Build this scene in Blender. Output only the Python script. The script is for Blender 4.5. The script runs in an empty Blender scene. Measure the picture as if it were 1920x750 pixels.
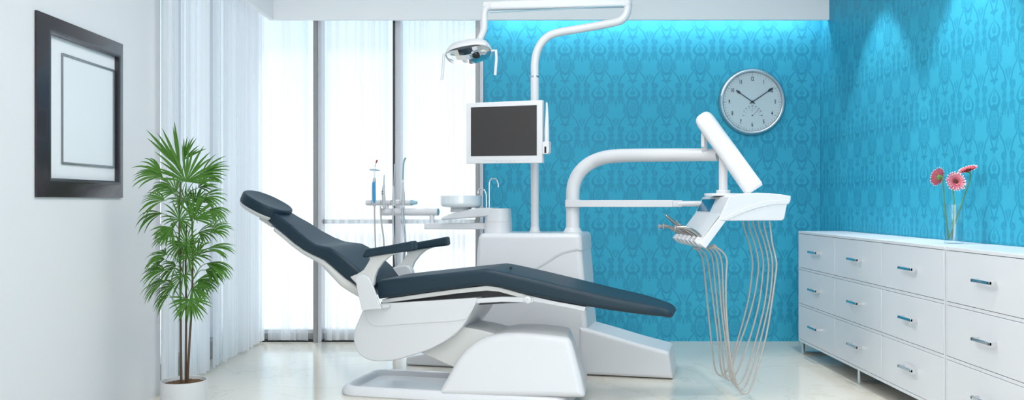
import bpy, bmesh, math, random
from mathutils import Vector, Matrix
R = random.Random(7)
PI = math.pi
SC = bpy.context.scene
COL = SC.collection

# ------------------------------------------------------------------ camera
F = 1640.0            # focal length in pixels of the 1920 px wide frame
HC = 0.90             # camera height
VX, VY = 970.0, 378.0
cam = bpy.data.cameras.new('camera'); camo = bpy.data.objects.new('camera', cam); COL.objects.link(camo)
cam.sensor_width = 36.0; cam.lens = 36.0 * F / 1920.0
cam.shift_x = -(VX - 960) / 1920.0; cam.shift_y = (VY - 375) / 1920.0
cam.clip_start = 0.05
camo.location = (0, 0, HC); camo.rotation_euler = (PI / 2, 0, 0)
SC.camera = camo

# ------------------------------------------------------------------ world, sun, room and fill lights, exposure
SC.view_settings.view_transform = 'Standard'
try: SC.view_settings.look = 'None'
except Exception: pass
SC.view_settings.gamma = 1.0
SC.view_settings.use_curve_mapping = False
SC.view_settings.exposure = 0.0
w = bpy.data.worlds.new('sky'); SC.world = w; w.use_nodes = True
nt = w.node_tree; nt.nodes.clear()
wo = nt.nodes.new('ShaderNodeOutputWorld'); bg = nt.nodes.new('ShaderNodeBackground')
tc = nt.nodes.new('ShaderNodeTexCoord'); sp = nt.nodes.new('ShaderNodeSeparateXYZ'); cr = nt.nodes.new('ShaderNodeValToRGB')
nt.links.new(tc.outputs['Generated'], sp.inputs[0]); nt.links.new(sp.outputs['Z'], cr.inputs[0])
cr.color_ramp.elements[0].position = 0.0; cr.color_ramp.elements[0].color = (0.97, 0.985, 1.0, 1)
cr.color_ramp.elements[1].position = 0.22; cr.color_ramp.elements[1].color = (0.62, 0.85, 1.0, 1)
nt.links.new(cr.outputs[0], bg.inputs[0]); bg.inputs[1].default_value = 1.45
nt.links.new(bg.outputs[0], wo.inputs[0])

def light(name, kind, loc, energy, color=(1, 1, 1), target=None, parent=None, **kw):
    l = bpy.data.lights.new(name, kind); l.energy = energy; l.color = color
    for k, v in kw.items(): setattr(l, k, v)
    o = bpy.data.objects.new(name, l); COL.objects.link(o); o.location = loc
    if target is not None:
        o.rotation_euler = (Vector(target) - Vector(loc)).to_track_quat('-Z', 'Y').to_euler()
    if parent is not None:
        o.parent = parent; o.location = Vector(loc) - parent.location
    return o
light('sun', 'SUN', (-3, 9, 6), 2.2, (1.0, 0.98, 0.95), target=(-1.6, 5.0, 0.6), angle=math.radians(4))
CEIL = 2.45
# added fill lights under the unseen ceiling, with panel shapes built further down
FILL_PANELS = [(-0.15, 0.1), (-0.15, 1.9), (-0.15, 3.6), (1.15, 0.6), (1.15, 2.6)]
FILL_E = 10.5
for px_, py_ in FILL_PANELS:
    light('fill_light', 'AREA', (px_, py_, CEIL - 0.035), FILL_E, (1.0, 0.985, 0.96), target=(px_, py_, 0), shape='RECTANGLE', size=0.9, size_y=0.9)
# added fill light behind the camera, inside the unseen rear window
light('rear_fill', 'AREA', (0.1, -2.35, 1.35), 56, (1.0, 0.985, 0.965), target=(0.1, 4, 1.2), shape='RECTANGLE', size=3.2, size_y=2.0)
# cove strip behind the fascia
light('cove_strip', 'AREA', (0.86, 5.545, 2.14), 5.5, (1, 1, 1), target=(0.86, 5.60, 1.0), shape='RECTANGLE', size=2.1, size_y=0.04)

# ------------------------------------------------------------------ materials
def s2l(c):
    c = c / 255.0
    return c / 12.92 if c <= 0.04045 else ((c + 0.055) / 1.055) ** 2.4
def rgb(r, g, b): return (s2l(r), s2l(g), s2l(b), 1)
MATS = {}
def mat(name, col, rough=0.4, metal=0.0, spec=0.5, bump=0.0, bscale=60, var=0.0, vscale=4.0, coat=0.0, **kw):
    m = bpy.data.materials.new(name); m.use_nodes = True; n = m.node_tree; b = n.nodes['Principled BSDF']
    b.inputs['Base Color'].default_value = col; b.inputs['Roughness'].default_value = rough
    b.inputs['Metallic'].default_value = metal; b.inputs['Specular IOR Level'].default_value = spec
    b.inputs['Coat Weight'].default_value = coat
    for k, v in kw.items(): b.inputs[k].default_value = v
    tcn = n.nodes.new('ShaderNodeTexCoord')
    nz = n.nodes.new('ShaderNodeTexNoise'); nz.inputs['Scale'].default_value = vscale; nz.inputs['Detail'].default_value = 4
    n.links.new(tcn.outputs['Object'], nz.inputs['Vector'])
    mx = n.nodes.new('ShaderNodeMixRGB'); mx.inputs[1].default_value = col
    k = 1 - max(var, 0.02)
    mx.inputs[2].default_value = (col[0] * k, col[1] * k, col[2] * k, 1)
    n.links.new(nz.outputs['Fac'], mx.inputs[0]); n.links.new(mx.outputs[0], b.inputs['Base Color'])
    if bump:
        nb = n.nodes.new('ShaderNodeTexNoise'); nb.inputs['Scale'].default_value = bscale; nb.inputs['Detail'].default_value = 3
        n.links.new(tcn.outputs['Object'], nb.inputs['Vector'])
        bp = n.nodes.new('ShaderNodeBump'); bp.inputs['Strength'].default_value = bump; bp.inputs['Distance'].default_value = 0.002
        n.links.new(nb.outputs['Fac'], bp.inputs['Height']); n.links.new(bp.outputs[0], b.inputs['Normal'])
    MATS[name] = m
    return m
M_WHITE = mat('white_plastic', (0.69, 0.69, 0.71, 1), 0.28, spec=0.5)
M_WHITE2 = mat('warm_white_shell', (0.64, 0.635, 0.62, 1), 0.35)
M_GREYW = mat('grey_white_plastic', (0.62, 0.63, 0.66, 1), 0.35)
M_NAVY = mat('navy_vinyl', (0.010, 0.029, 0.046, 1), 0.46, spec=0.35, bump=0.25, bscale=350)
M_NAVYP = mat('navy_piping', (0.012, 0.03, 0.05, 1), 0.5)
M_DARK = mat('dark_grey', (0.05, 0.05, 0.055, 1), 0.5)
M_BLACK = mat('black_plastic', (0.01, 0.01, 0.012, 1), 0.4)
M_SCREEN = mat('dark_screen', (0.035, 0.031, 0.031, 1), 0.28, spec=0.5)
M_CHROME = mat('chrome', (0.75, 0.76, 0.78, 1), 0.08, 1.0)
M_MIRROR = mat('mirror_facets', (0.9, 0.9, 0.9, 1), 0.02, 1.0)
M_STEEL = mat('brushed_steel', (0.55, 0.56, 0.58, 1), 0.3, 1.0)
M_HP = mat('handpiece_steel', (0.36, 0.335, 0.32, 1), 0.22, 0.9)
M_TOOL = mat('tool_white', (0.50, 0.51, 0.53, 1), 0.3)
M_HOSE = mat('grey_hose', (0.46, 0.42, 0.39, 1), 0.3, 0.25)
M_TEAL = mat('teal_screen', rgb(22, 105, 140), 0.12)
M_BLUEP = mat('blue_grip', rgb(60, 150, 205), 0.3)
M_LBLUE = mat('pale_blue_cap', rgb(150, 185, 200), 0.3)
M_RED = mat('red_tip', rgb(190, 70, 75), 0.3)
M_GREENT = mat('translucent_green_tube', rgb(120, 160, 160), 0.15)
M_BASIN = mat('glazed_white', (0.78, 0.82, 0.85, 1), 0.05, coat=1.0)
M_LACQ = mat('white_lacquer', (0.72, 0.73, 0.76, 1), 0.3, var=0.04, vscale=6)
M_GAP = mat('drawer_gap', (0.08, 0.08, 0.09, 1), 0.6)
M_PAINT = mat('white_wall_paint', (0.72, 0.715, 0.73, 1), 0.55, spec=0.3, bump=0.05, bscale=200)
M_CEIL = mat('white_ceiling_paint', (0.93, 0.93, 0.94, 1), 0.7)
M_ALU = mat('grey_aluminium', (0.30, 0.30, 0.30, 1), 0.4, 0.3)
M_ALUL = mat('pale_aluminium', (0.62, 0.62, 0.66, 1), 0.4, 0.1)
M_DKBR = mat('dark_brown_gloss', (0.026, 0.020, 0.025, 1), 0.25, spec=0.5, coat=0.15)
M_MATB = mat('white_mat_board', (0.78, 0.79, 0.81, 1), 0.5)
M_PRINT = mat('pale_paper', (0.74, 0.76, 0.79, 1), 0.4)
M_SILV = mat('dark_silver', (0.30, 0.30, 0.31, 1), 0.35, 0.8)
M_POT = mat('white_ceramic', (0.62, 0.62, 0.63, 1), 0.35)
M_SOIL = mat('bark_soil', (0.17, 0.09, 0.035, 1), 0.9, bump=1.0, bscale=45, var=0.7, vscale=60)
M_LEAF = mat('palm_leaf', (0.085, 0.235, 0.028, 1), 0.5, spec=0.25, var=0.5, vscale=9)
M_STEM = mat('brown_cane', (0.10, 0.055, 0.025, 1), 0.6, var=0.5, vscale=40)
M_GSTEM = mat('green_stem', (0.13, 0.27, 0.07, 1), 0.45, var=0.3)
M_PINK = mat('pink_petal', (0.78, 0.14, 0.18, 1), 0.5, var=0.5, vscale=60)
M_PINKL = mat('pale_pink_petal', (0.86, 0.24, 0.31, 1), 0.5, var=0.4, vscale=60)
M_PINKW = mat('white_petal_edge', (0.90, 0.75, 0.76, 1), 0.5)
M_CORE = mat('dark_flower_core', (0.10, 0.03, 0.015, 1), 0.8, bump=1, bscale=400)
M_CLKF = mat('clock_face', (0.64, 0.69, 0.70, 1), 0.35)
M_INK = mat('black_ink', (0.015, 0.02, 0.025, 1), 0.4)

def sheer_mat(lo=0.36, hi=0.60, name='sheer_white_fabric'):
    m = bpy.data.materials.new(name); m.use_nodes = True; n = m.node_tree; n.nodes.clear()
    o = n.nodes.new('ShaderNodeOutputMaterial'); mx = n.nodes.new('ShaderNodeMixShader'); mx2 = n.nodes.new('ShaderNodeMixShader')
    tr = n.nodes.new('ShaderNodeBsdfTransparent'); tl = n.nodes.new('ShaderNodeBsdfTranslucent'); df = n.nodes.new('ShaderNodeBsdfDiffuse')
    tl.inputs[0].default_value = (0.95, 0.95, 0.96, 1); df.inputs[0].default_value = (0.88, 0.885, 0.90, 1)
    tcn = n.nodes.new('ShaderNodeTexCoord'); wv = n.nodes.new('ShaderNodeTexNoise'); mp = n.nodes.new('ShaderNodeMapping')
    mp.inputs['Scale'].default_value = (1, 1, 0.004); wv.inputs['Scale'].default_value = 90
    n.links.new(tcn.outputs['Object'], mp.inputs[0]); n.links.new(mp.outputs[0], wv.inputs['Vector'])
    mr = n.nodes.new('ShaderNodeMapRange'); mr.inputs[3].default_value = lo; mr.inputs[4].default_value = hi
    n.links.new(wv.outputs['Fac'], mr.inputs[0])
    mx2.inputs[0].default_value = 0.30
    n.links.new(tl.outputs[0], mx2.inputs[1]); n.links.new(df.outputs[0], mx2.inputs[2])
    n.links.new(mr.outputs[0], mx.inputs[0]); n.links.new(tr.outputs[0], mx.inputs[1]); n.links.new(mx2.outputs[0], mx.inputs[2])
    n.links.new(mx.outputs[0], o.inputs[0]); return m
M_SHEER = sheer_mat()
M_SHEER2 = sheer_mat(0.6, 0.95, 'white_voile_fabric')
def pane_mat(name='window_glass', col=(0.96, 0.985, 1, 1), ior=1.45):
    m = bpy.data.materials.new(name); m.use_nodes = True; n = m.node_tree; n.nodes.clear()
    o = n.nodes.new('ShaderNodeOutputMaterial'); mx = n.nodes.new('ShaderNodeMixShader')
    tr = n.nodes.new('ShaderNodeBsdfTransparent'); tr.inputs[0].default_value = col
    gl = n.nodes.new('ShaderNodeBsdfGlossy'); gl.inputs['Roughness'].default_value = 0.02
    lw = n.nodes.new('ShaderNodeLayerWeight'); lw.inputs[0].default_value = 0.5
    pw = n.nodes.new('ShaderNodeMath'); pw.operation = 'POWER'; pw.inputs[1].default_value = 4.0
    fr = n.nodes.new('ShaderNodeMath'); fr.operation = 'MULTIPLY_ADD'; fr.inputs[1].default_value = 0.6; fr.inputs[2].default_value = 0.04 * (ior - 1) / 0.5
    n.links.new(lw.outputs['Facing'], pw.inputs[0]); n.links.new(pw.outputs[0], fr.inputs[0])
    n.links.new(fr.outputs[0], mx.inputs[0]); n.links.new(tr.outputs[0], mx.inputs[1]); n.links.new(gl.outputs[0], mx.inputs[2])
    n.links.new(mx.outputs[0], o.inputs[0]); return m
M_PANE = pane_mat()
M_VASE = pane_mat('vase_glass', (0.965, 0.985, 0.99, 1), 1.6)
M_WATER = pane_mat('water', (0.97, 0.985, 0.99, 1), 1.33)
def glow_mat(name, col, e):
    m = bpy.data.materials.new(name); m.use_nodes = True; b = m.node_tree.nodes['Principled BSDF']
    b.inputs['Emission Color'].default_value = col; b.inputs['Emission Strength'].default_value = e; return m
M_FILL = glow_mat('fill_panel_glow', (0.97, 0.985, 1, 1), 3.0)  # glow for the added fill panels

# --- tiny expression compiler for procedural patterns
class X:
    nt = None
    def __init__(s, v): s.v = v
    @staticmethod
    def op(name, *a):
        n = X.nt.nodes.new('ShaderNodeMath'); n.operation = name
        for i, q in enumerate(a):
            q = q.v if isinstance(q, X) else q
            if isinstance(q, (int, float)): n.inputs[i].default_value = q
            else: X.nt.links.new(q, n.inputs[i])
        return X(n.outputs[0])
    def __add__(s, o): return X.op('ADD', s, o)
    def __radd__(s, o): return X.op('ADD', o, s)
    def __sub__(s, o): return X.op('SUBTRACT', s, o)
    def __rsub__(s, o): return X.op('SUBTRACT', o, s)
    def __mul__(s, o): return X.op('MULTIPLY', s, o)
    __rmul__ = __mul__
    def __truediv__(s, o): return X.op('DIVIDE', s, o)
def xabs(a): return X.op('ABSOLUTE', a)
def xfr(a): return X.op('FRACT', a)
def xmax(a, b): return X.op('MAXIMUM', a, b)
def xmin(a, b): return X.op('MINIMUM', a, b)
def ramp(a, lo, hi):
    n = X.nt.nodes.new('ShaderNodeMapRange'); n.interpolation_type = 'SMOOTHSTEP'
    X.nt.links.new(a.v, n.inputs[0]); n.inputs[1].default_value = lo; n.inputs[2].default_value = hi
    return X(n.outputs[0])
def band(a, c, wd, soft=0.35): return 1.0 - ramp(xabs(a - c), wd * (1 - soft), wd * (1 + soft))
def wallpaper(name, axis):
    m = bpy.data.materials.new(name); m.use_nodes = True; n = m.node_tree; b = n.nodes['Principled BSDF']; X.nt = n
    tcn = n.nodes.new('ShaderNodeTexCoord'); s = n.nodes.new('ShaderNodeSeparateXYZ'); n.links.new(tcn.outputs['Object'], s.inputs[0])
    U = X(s.outputs[axis]); Z = X(s.outputs['Z'])
    if axis == 'X': U = (U - 0.743) / 0.2178
    else: U = (U - 4.607) / 0.2055
    p = xabs(xfr(U + 0.5) - 0.5)
    bb = 0.5 - p
    q = xfr((1.788 - Z) / 0.2817 + 0.31 + 10)
    def dq(q0): return xfr(q - q0 + 1.5) - 0.5
    def ell(px, py, a, c): return X.op('SQRT', X.op('POWER', xabs(px) / a, 2.0) + X.op('POWER', xabs(py) / c, 2.0))
    fil = n.nodes.new('ShaderNodeTexVoronoi'); cm = n.nodes.new('ShaderNodeCombineXYZ')
    n.links.new((p * 0.2178).v, cm.inputs[0]); n.links.new((q * 0.2817).v, cm.inputs[1])
    fil.inputs['Scale'].default_value = 150; n.links.new(cm.outputs[0], fil.inputs['Vector'])
    nz = n.nodes.new('ShaderNodeTexNoise'); nz.inputs['Scale'].default_value = 70; nz.inputs['Detail'].default_value = 2; n.links.new(cm.outputs[0], nz.inputs['Vector'])
    f = ramp(X(fil.outputs['Distance']), 0.25, 0.62)
    g2 = ramp(X(nz.outputs['Fac']), 0.38, 0.60)
    wob = (X(nz.outputs['Fac']) - 0.5)
    fill = lambda d, lo=0.72, hi=1.12: 1.0 - ramp(d + wob * 0.7, lo, hi)
    # medallion: pinched at the top, open to the ogee below
    a1 = dq(0.31); d1 = ell(p, a1, 0.165, 0.235)
    E = band(d1, 1.0, 0.12)
    E = xmax(E, band(ell(p, a1, 0.075, 0.095), 1.0, 0.15) * 0.75)
    E = xmax(E, fill(d1, 0.85, 1.0) * (0.12 + 0.45 * f))
    E = xmax(E, fill(ell(p, a1, 0.03, 0.05)) * 0.7)
    # spade shaped loop
    a2 = dq(0.95); wdt = xmax(0.17 * (1.0 + a2 * 4.2) - X.op('POWER', xabs(a2), 2.0) * 3.0, 0.012)
    e2 = X.op('SQRT', X.op('POWER', p / wdt, 2.0) + X.op('POWER', xabs(a2) / 0.165, 2.0))
    E = xmax(E, band(e2, 1.0, 0.17))
    E = xmax(E, fill(ell(p, dq(0.975), 0.085, 0.055)) * (0.30 + 0.55 * f))
    E = xmax(E, fill(ell(p, dq(0.89), 0.022, 0.05)) * 0.8)
    # lines drawn from the medallion into the stem, knots beside it
    gt = ramp(q, 0.48, 0.51) * (1.0 - ramp(q, 0.72, 0.76))
    E = xmax(E, (1.0 - ramp(xabs(p - 0.135 + ramp(q, 0.50, 0.74) * 0.10), 0.018, 0.034)) * gt * 0.95)
    E = xmax(E, fill(ell(p - 0.105, dq(0.70), 0.045, 0.022)) * 0.9)
    E = xmax(E, fill(ell(p, dq(0.72), 0.05, 0.05)) * 0.9)
    # ogee line out to the bouquet
    gate = ramp(q, 0.42, 0.46) * (1.0 - ramp(q, 0.80, 0.86))
    yy = ramp(q, 0.43, 0.66) * 0.19 + ramp(q, 0.62, 0.80) * 0.07 + 0.165
    E = xmax(E, (1.0 - ramp(xabs(p - yy), 0.016, 0.036)) * gate)
    # flank scrolls beside the medallion
    E = xmax(E, fill(ell(p - 0.235, dq(0.33), 0.050, 0.15)) * (0.35 + 0.55 * f))
    E = xmax(E, band(ell(p - 0.245, dq(0.40), 0.035, 0.04), 1.0, 0.4) * 0.7)
    # lily crown, tapering down to a point
    cw = (1.0 - ramp(q, 0.60, 0.78)) * 0.085 + 0.002
    cd = bb / cw; cg = ramp(q, 0.575, 0.60) * (1.0 - ramp(q, 0.76, 0.80))
    E = xmax(E, (band(cd, 0.85, 0.28) * 0.9 + fill(cd, 0.6, 0.9) * 0.35 * f) * cg)
    E = xmax(E, fill(ell(bb, dq(0.575), 0.022, 0.032)) * 0.85)
    E = xmax(E, fill(ell(bb - 0.075, dq(0.590), 0.020, 0.028)) * 0.8)
    # leaf bouquets, broken up by filigree
    L_ = None
    for c0, c1, ra, rb in ((0.155, 0.815, 0.100, 0.080), (0.135, 0.95, 0.085, 0.10), (0.145, 1.09, 0.105, 0.085), (0.20, 1.18, 0.045, 0.06), (0.10, 1.19, 0.030, 0.06), (0.015, 1.21, 0.022, 0.085), (0.05, 1.10, 0.03, 0.06)):
        dd = ell(bb - c0, dq(c1 - (1 if c1 > 1 else 0)), ra, rb)
        v_ = fill(dd); L_ = v_ if L_ is None else xmax(L_, v_)
        if ra > 0.09: E = xmax(E, band(dd + wob * 0.5, 0.55, 0.12) * 0.8)
    E = xmax(E, L_ * (0.34 + 0.45 * f + 0.25 * g2))
    mx = n.nodes.new('ShaderNodeMixRGB'); n.links.new((E * 0.72).v, mx.inputs[0])
    mx.inputs[1].default_value = WP_L; mx.inputs[2].default_value = WP_D
    n.links.new(mx.outputs[0], b.inputs['Base Color'])
    n.links.new((0.62 - 0.12 * E).v, b.inputs['Roughness']); b.inputs['Specular IOR Level'].default_value = 0.35
    return m
WP_L = (0.038, 0.395, 0.57, 1); WP_D = (0.016, 0.245, 0.40, 1)
M_WPB = wallpaper('damask_wallpaper', 'X'); M_WPR = wallpaper('damask_wallpaper_side', 'Y')
def floor_mat():
    m = bpy.data.materials.new('polished_cream_marble'); m.use_nodes = True; n = m.node_tree; b = n.nodes['Principled BSDF']
    tcn = n.nodes.new('ShaderNodeTexCoord')
    nz = n.nodes.new('ShaderNodeTexNoise'); nz.inputs['Scale'].default_value = 1.1; nz.inputs['Detail'].default_value = 8; nz.inputs['Distortion'].default_value = 2.2
    n.links.new(tcn.outputs['Object'], nz.inputs['Vector'])
    cr = n.nodes.new('ShaderNodeValToRGB'); e = cr.color_ramp.elements
    e[0].position = 0.40; e[0].color = (0.72, 0.675, 0.59, 1); e[1].position = 0.62; e[1].color = (0.72, 0.675, 0.60, 1)
    k = e.new(0.505); k.color = (0.66, 0.61, 0.52, 1); k = e.new(0.49); k.color = (0.725, 0.68, 0.595, 1); k = e.new(0.52); k.color = (0.725, 0.68, 0.60, 1)
    n.links.new(nz.outputs['Fac'], cr.inputs[0]); n.links.new(cr.outputs[0], b.inputs['Base Color'])
    b.inputs['Roughness'].default_value = 0.10; b.inputs['Specular IOR Level'].default_value = 0.55
    return m
M_FLOOR = floor_mat()

# ------------------------------------------------------------------ geometry helpers
class Fr:
    """a frame turned about the vertical: u runs to the right, v away from the camera"""
    def __init__(s, deg): s.th = math.radians(deg); s.c = math.cos(s.th); s.s = math.sin(s.th)
    def W(s, u, v, z): return Vector((u * s.c + v * s.s, -u * s.s + v * s.c, z))
    def P(s, px, py, v):
        dx = (px - VX) / F; dz = (VY - py) / F
        t = v / (dx * s.s + s.c)
        return (t * (dx * s.c - s.s), HC + t * dz)
    def PW(s, px, py, v):
        u, z = s.P(px, py, v); return s.W(u, v, z)
def wp(px, py, t): return Vector(((px - VX) / F * t, t, HC + (VY - py) / F * t))

def smooth_sharp(me, ang=38):
    for p in me.polygons: p.use_smooth = True
    try: me.set_sharp_from_angle(angle=math.radians(ang))
    except Exception: pass
class MB:
    def __init__(s): s.bm = bmesh.new()
    def rings(s, rings, closed_ring=True, cap0=True, cap1=True, closed=False):
        vs = [[s.bm.verts.new(p) for p in r] for r in rings]
        n = len(vs[0]); m = len(vs)
        for i in range(m if closed else m - 1):
            a, b = vs[i], vs[(i + 1) % m]
            for j in range(n if closed_ring else n - 1):
                k = (j + 1) % n
                s.bm.faces.new((a[j], a[k], b[k], b[j]))
        if not closed:
            if cap0: s.bm.faces.new(list(reversed(vs[0])))
            if cap1: s.bm.faces.new(vs[-1])
        return s
    def box(s, lo, hi, bev=0.0, seg=2):
        t = bmesh.new(); bmesh.ops.create_cube(t, size=1.0)
        for v in t.verts: v.co = Vector([lo[i] + (v.co[i] + 0.5) * (hi[i] - lo[i]) for i in range(3)])
        if bev: bmesh.ops.bevel(t, geom=t.edges[:], offset=bev, segments=seg, profile=0.5, affect='EDGES', clamp_overlap=True)
        s.merge(t); return s
    def merge(s, t):
        me = bpy.data.meshes.new('tmp'); t.to_mesh(me); t.free(); s.bm.from_mesh(me); bpy.data.meshes.remove(me)
    def xform_last(s, fn, start):
        s.bm.verts.ensure_lookup_table()
        for v in s.bm.verts[start:]: v.co = fn(v.co)
    def obox(s, c, ax, ay, az, hx, hy, hz, bev=0.0, seg=2):
        t = bmesh.new(); bmesh.ops.create_cube(t, size=1.0)
        for v in t.verts: v.co = Vector((v.co.x * 2 * hx, v.co.y * 2 * hy, v.co.z * 2 * hz))
        if bev: bmesh.ops.bevel(t, geom=t.edges[:], offset=bev, segments=seg, profile=0.5, affect='EDGES', clamp_overlap=True)
        c = Vector(c); ax = Vector(ax).normalized(); ay = Vector(ay).normalized(); az = Vector(az).normalized()
        for v in t.verts: v.co = c + ax * v.co.x + ay * v.co.y + az * v.co.z
        s.merge(t); return s
    def tube(s, pts, r, seg=12, smooth=0, caps=True, flat=None):
        pts = [Vector(p) for p in pts]
        if smooth: pts, r = crom(pts, smooth, r)
        rs = r if isinstance(r, (list, tuple)) else [r] * len(pts)
        rings = []; up = None
        for i, p in enumerate(pts):
            d = (pts[min(i + 1, len(pts) - 1)] - pts[max(i - 1, 0)]).normalized()
            if up is None:
                a = Vector((0, 1, 0)) if abs(d.y) < 0.9 else Vector((1, 0, 0))
                up = (a - d * a.dot(d)).normalized()
            else: up = (up - d * up.dot(d)).normalized()
            sd = d.cross(up)
            rings.append([p + (up * math.cos(2 * PI * k / seg) + sd * math.sin(2 * PI * k / seg)) * rs[i] for k in range(seg)])
        s.rings(rings, cap0=caps, cap1=caps); return s
    def lathe(s, c, prof, seg=32, axis=(0, 0, 1), caps=True):
        c = Vector(c); ax = Vector(axis).normalized()
        a = Vector((1, 0, 0)) if abs(ax.x) < 0.9 else Vector((0, 1, 0))
        e1 = (a - ax * a.dot(ax)).normalized(); e2 = ax.cross(e1)
        rings = [[c + ax * h + (e1 * math.cos(2 * PI * k / seg) + e2 * math.sin(2 * PI * k / seg)) * max(r, 1e-5) for k in range(seg)] for r, h in prof]
        s.rings(rings, cap0=caps, cap1=caps); return s
    def prism(s, prof, v0, v1, fr, bev=0.0, warp=None, nb=3):
        """closed profile of (u,z) pushed from v0 to v1 with rounded rims"""
        rcn = None
        if isinstance(prof, Rc): rcn = (prof.r, prof.n); prof = prof.pts
        area = sum(prof[i][0] * prof[(i + 1) % len(prof)][1] - prof[(i + 1) % len(prof)][0] * prof[i][1] for i in range(len(prof)))
        if area < 0: prof = list(reversed(prof))
        lays = []
        if bev > 0:
            for k in range(nb + 1):
                a = k / nb * PI / 2; lays.append((bev * (1 - math.sin(a)), v0 + bev * (1 - math.cos(a))))
            for k in range(nb + 1):
                a = PI / 2 - k / nb * PI / 2; lays.append((bev * (1 - math.sin(a)), v1 - bev * (1 - math.cos(a))))
        else: lays = [(0, v0), (0, v1)]
        rings = []
        for d, v in lays:
            pr = offset_poly([p[:2] for p in prof], d)
            if rcn:
                own = [(p[2] if len(p) > 2 else rcn[0]) for p in prof]
                pr = round_poly([(p[0], p[1], max(o_ - d, 0.0006)) for p, o_ in zip(pr, own)], 0, rcn[1])
            if warp: rings.append([fr.W(*warp(u, v, z)) for u, z in pr])
            else: rings.append([fr.W(u, v, z) for u, z in pr])
        s.rings(rings); return s
    def build(s, name, m, parent=None, ang=38, wn=True, **tags):
        me = bpy.data.meshes.new(name)
        bmesh.ops.remove_doubles(s.bm, verts=s.bm.verts[:], dist=2e-5)
        bmesh.ops.recalc_face_normals(s.bm, faces=s.bm.faces[:])
        base = parent_loc(parent) if parent is not None else None
        if base is None:
            base = Vector((0, 0, 0))
        if base.length: bmesh.ops.translate(s.bm, verts=s.bm.verts[:], vec=-base)
        s.bm.to_mesh(me); s.bm.free()
        ms = m if isinstance(m, (list, tuple)) else [m]
        for q in ms: me.materials.append(q)
        smooth_sharp(me, ang)
        o = bpy.data.objects.new(name, me); COL.objects.link(o)
        if parent is not None: o.parent = parent
        if wn:
            md = o.modifiers.new('weighted_normal', 'WEIGHTED_NORMAL'); md.weight = 80; md.keep_sharp = True
        for k, v in tags.items(): o[k] = v
        return o
def parent_loc(p):
    l = Vector(p.location)
    while p.parent: p = p.parent; l += p.location
    return l
def recenter(o):
    """put the origin of a single-mesh thing at its base"""
    co = [v.co for v in o.data.vertices]
    c = Vector(((min(v.x for v in co) + max(v.x for v in co)) / 2, (min(v.y for v in co) + max(v.y for v in co)) / 2, min(v.z for v in co)))
    o.data.transform(Matrix.Translation(-c)); o.location = c; return o
def offset_step(p, d):
    n = len(p); out = []
    for i in range(n):
        a, b, c = p[i - 1], p[i], p[(i + 1) % n]
        k = i
        j_ = 1
        while math.dist(a, b) < 1e-6 and j_ < n: j_ += 1; a = p[i - j_]
        j_ = 1
        while math.dist(c, b) < 1e-6 and j_ < n: j_ += 1; c = p[(i + j_) % n]
        e1 = (b[0] - a[0], b[1] - a[1]); e2 = (c[0] - b[0], c[1] - b[1])
        l1 = math.hypot(*e1) or 1e-9; l2 = math.hypot(*e2) or 1e-9
        n1 = (-e1[1] / l1, e1[0] / l1); n2 = (-e2[1] / l2, e2[0] / l2)
        mx, my = n1[0] + n2[0], n1[1] + n2[1]; l = math.hypot(mx, my) or 1e-9
        mx /= l; my /= l; k = d / max(0.5, mx * n1[0] + my * n1[1])
        out.append((b[0] + mx * k, b[1] + my * k))
    for _ in range(3):
        for i in range(n):
            j = (i + 1) % n
            e = (p[j][0] - p[i][0], p[j][1] - p[i][1]); f = (out[j][0] - out[i][0], out[j][1] - out[i][1])
            if math.hypot(*e) > 1e-7 and e[0] * f[0] + e[1] * f[1] <= 0:
                m = ((out[i][0] + out[j][0]) / 2, (out[i][1] + out[j][1]) / 2); out[i] = m; out[j] = m
    return out
def offset_poly(p, d):
    if d <= 1e-9: return p
    n = max(1, int(math.ceil(d / 0.0025)))
    for _ in range(n): p = offset_step(p, d / n)
    return p
class Rc:
    def __init__(s, pts, r, n): s.pts = [tuple(p) for p in pts]; s.r = r; s.n = n
def rc(pts, r, n=5): return Rc(pts, r, n)
def round_poly(pts, r, n=5):
    """round the corners of a closed (u,z) polygon; a third value sets a corner's own radius"""
    out = []; N = len(pts)
    for i in range(N):
        a, b, c = pts[i - 1], pts[i], pts[(i + 1) % N]
        rr = b[2] if len(b) > 2 else r
        e1 = Vector((a[0] - b[0], a[1] - b[1])); e2 = Vector((c[0] - b[0], c[1] - b[1]))
        t = min(rr, e1.length * 0.48, e2.length * 0.48)
        p0 = Vector(b[:2]) + e1.normalized() * t; p2 = Vector(b[:2]) + e2.normalized() * t; p1 = Vector(b[:2])
        for k in range(n + 1):
            q = k / n; v = p0 * (1 - q) ** 2 + p1 * 2 * q * (1 - q) + p2 * q * q; out.append((v.x, v.y))
    return out
def crom(pts, n, r=None):
    P = [pts[0] * 2 - pts[1]] + list(pts) + [pts[-1] * 2 - pts[-2]]
    out = []; ro = []
    isl = isinstance(r, (list, tuple))
    for i in range(1, len(P) - 2):
        a, b, c, d = P[i - 1:i + 3]
        for k in range(n):
            t = k / n
            out.append(0.5 * ((2 * b) + (c - a) * t + (2 * a - 5 * b + 4 * c - d) * t * t + (3 * b - a - 3 * c + d) * t ** 3))
            if isl: ro.append(r[i - 1] * (1 - t) + r[i] * t)
    out.append(pts[-1])
    if isl: ro.append(r[-1])
    return out, (ro if isl else r)
def croml(pts, n): return [tuple(v) for v in crom([Vector(p) for p in pts], n)[0]]
def pp(fr, v, pts, r=None):
    """profile from picture points on the plane v"""
    out = []
    for q in pts:
        u, z = fr.P(q[0], q[1], v); out.append((u, z) if len(q) < 3 else (u, z, q[2]))
    return out
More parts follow.
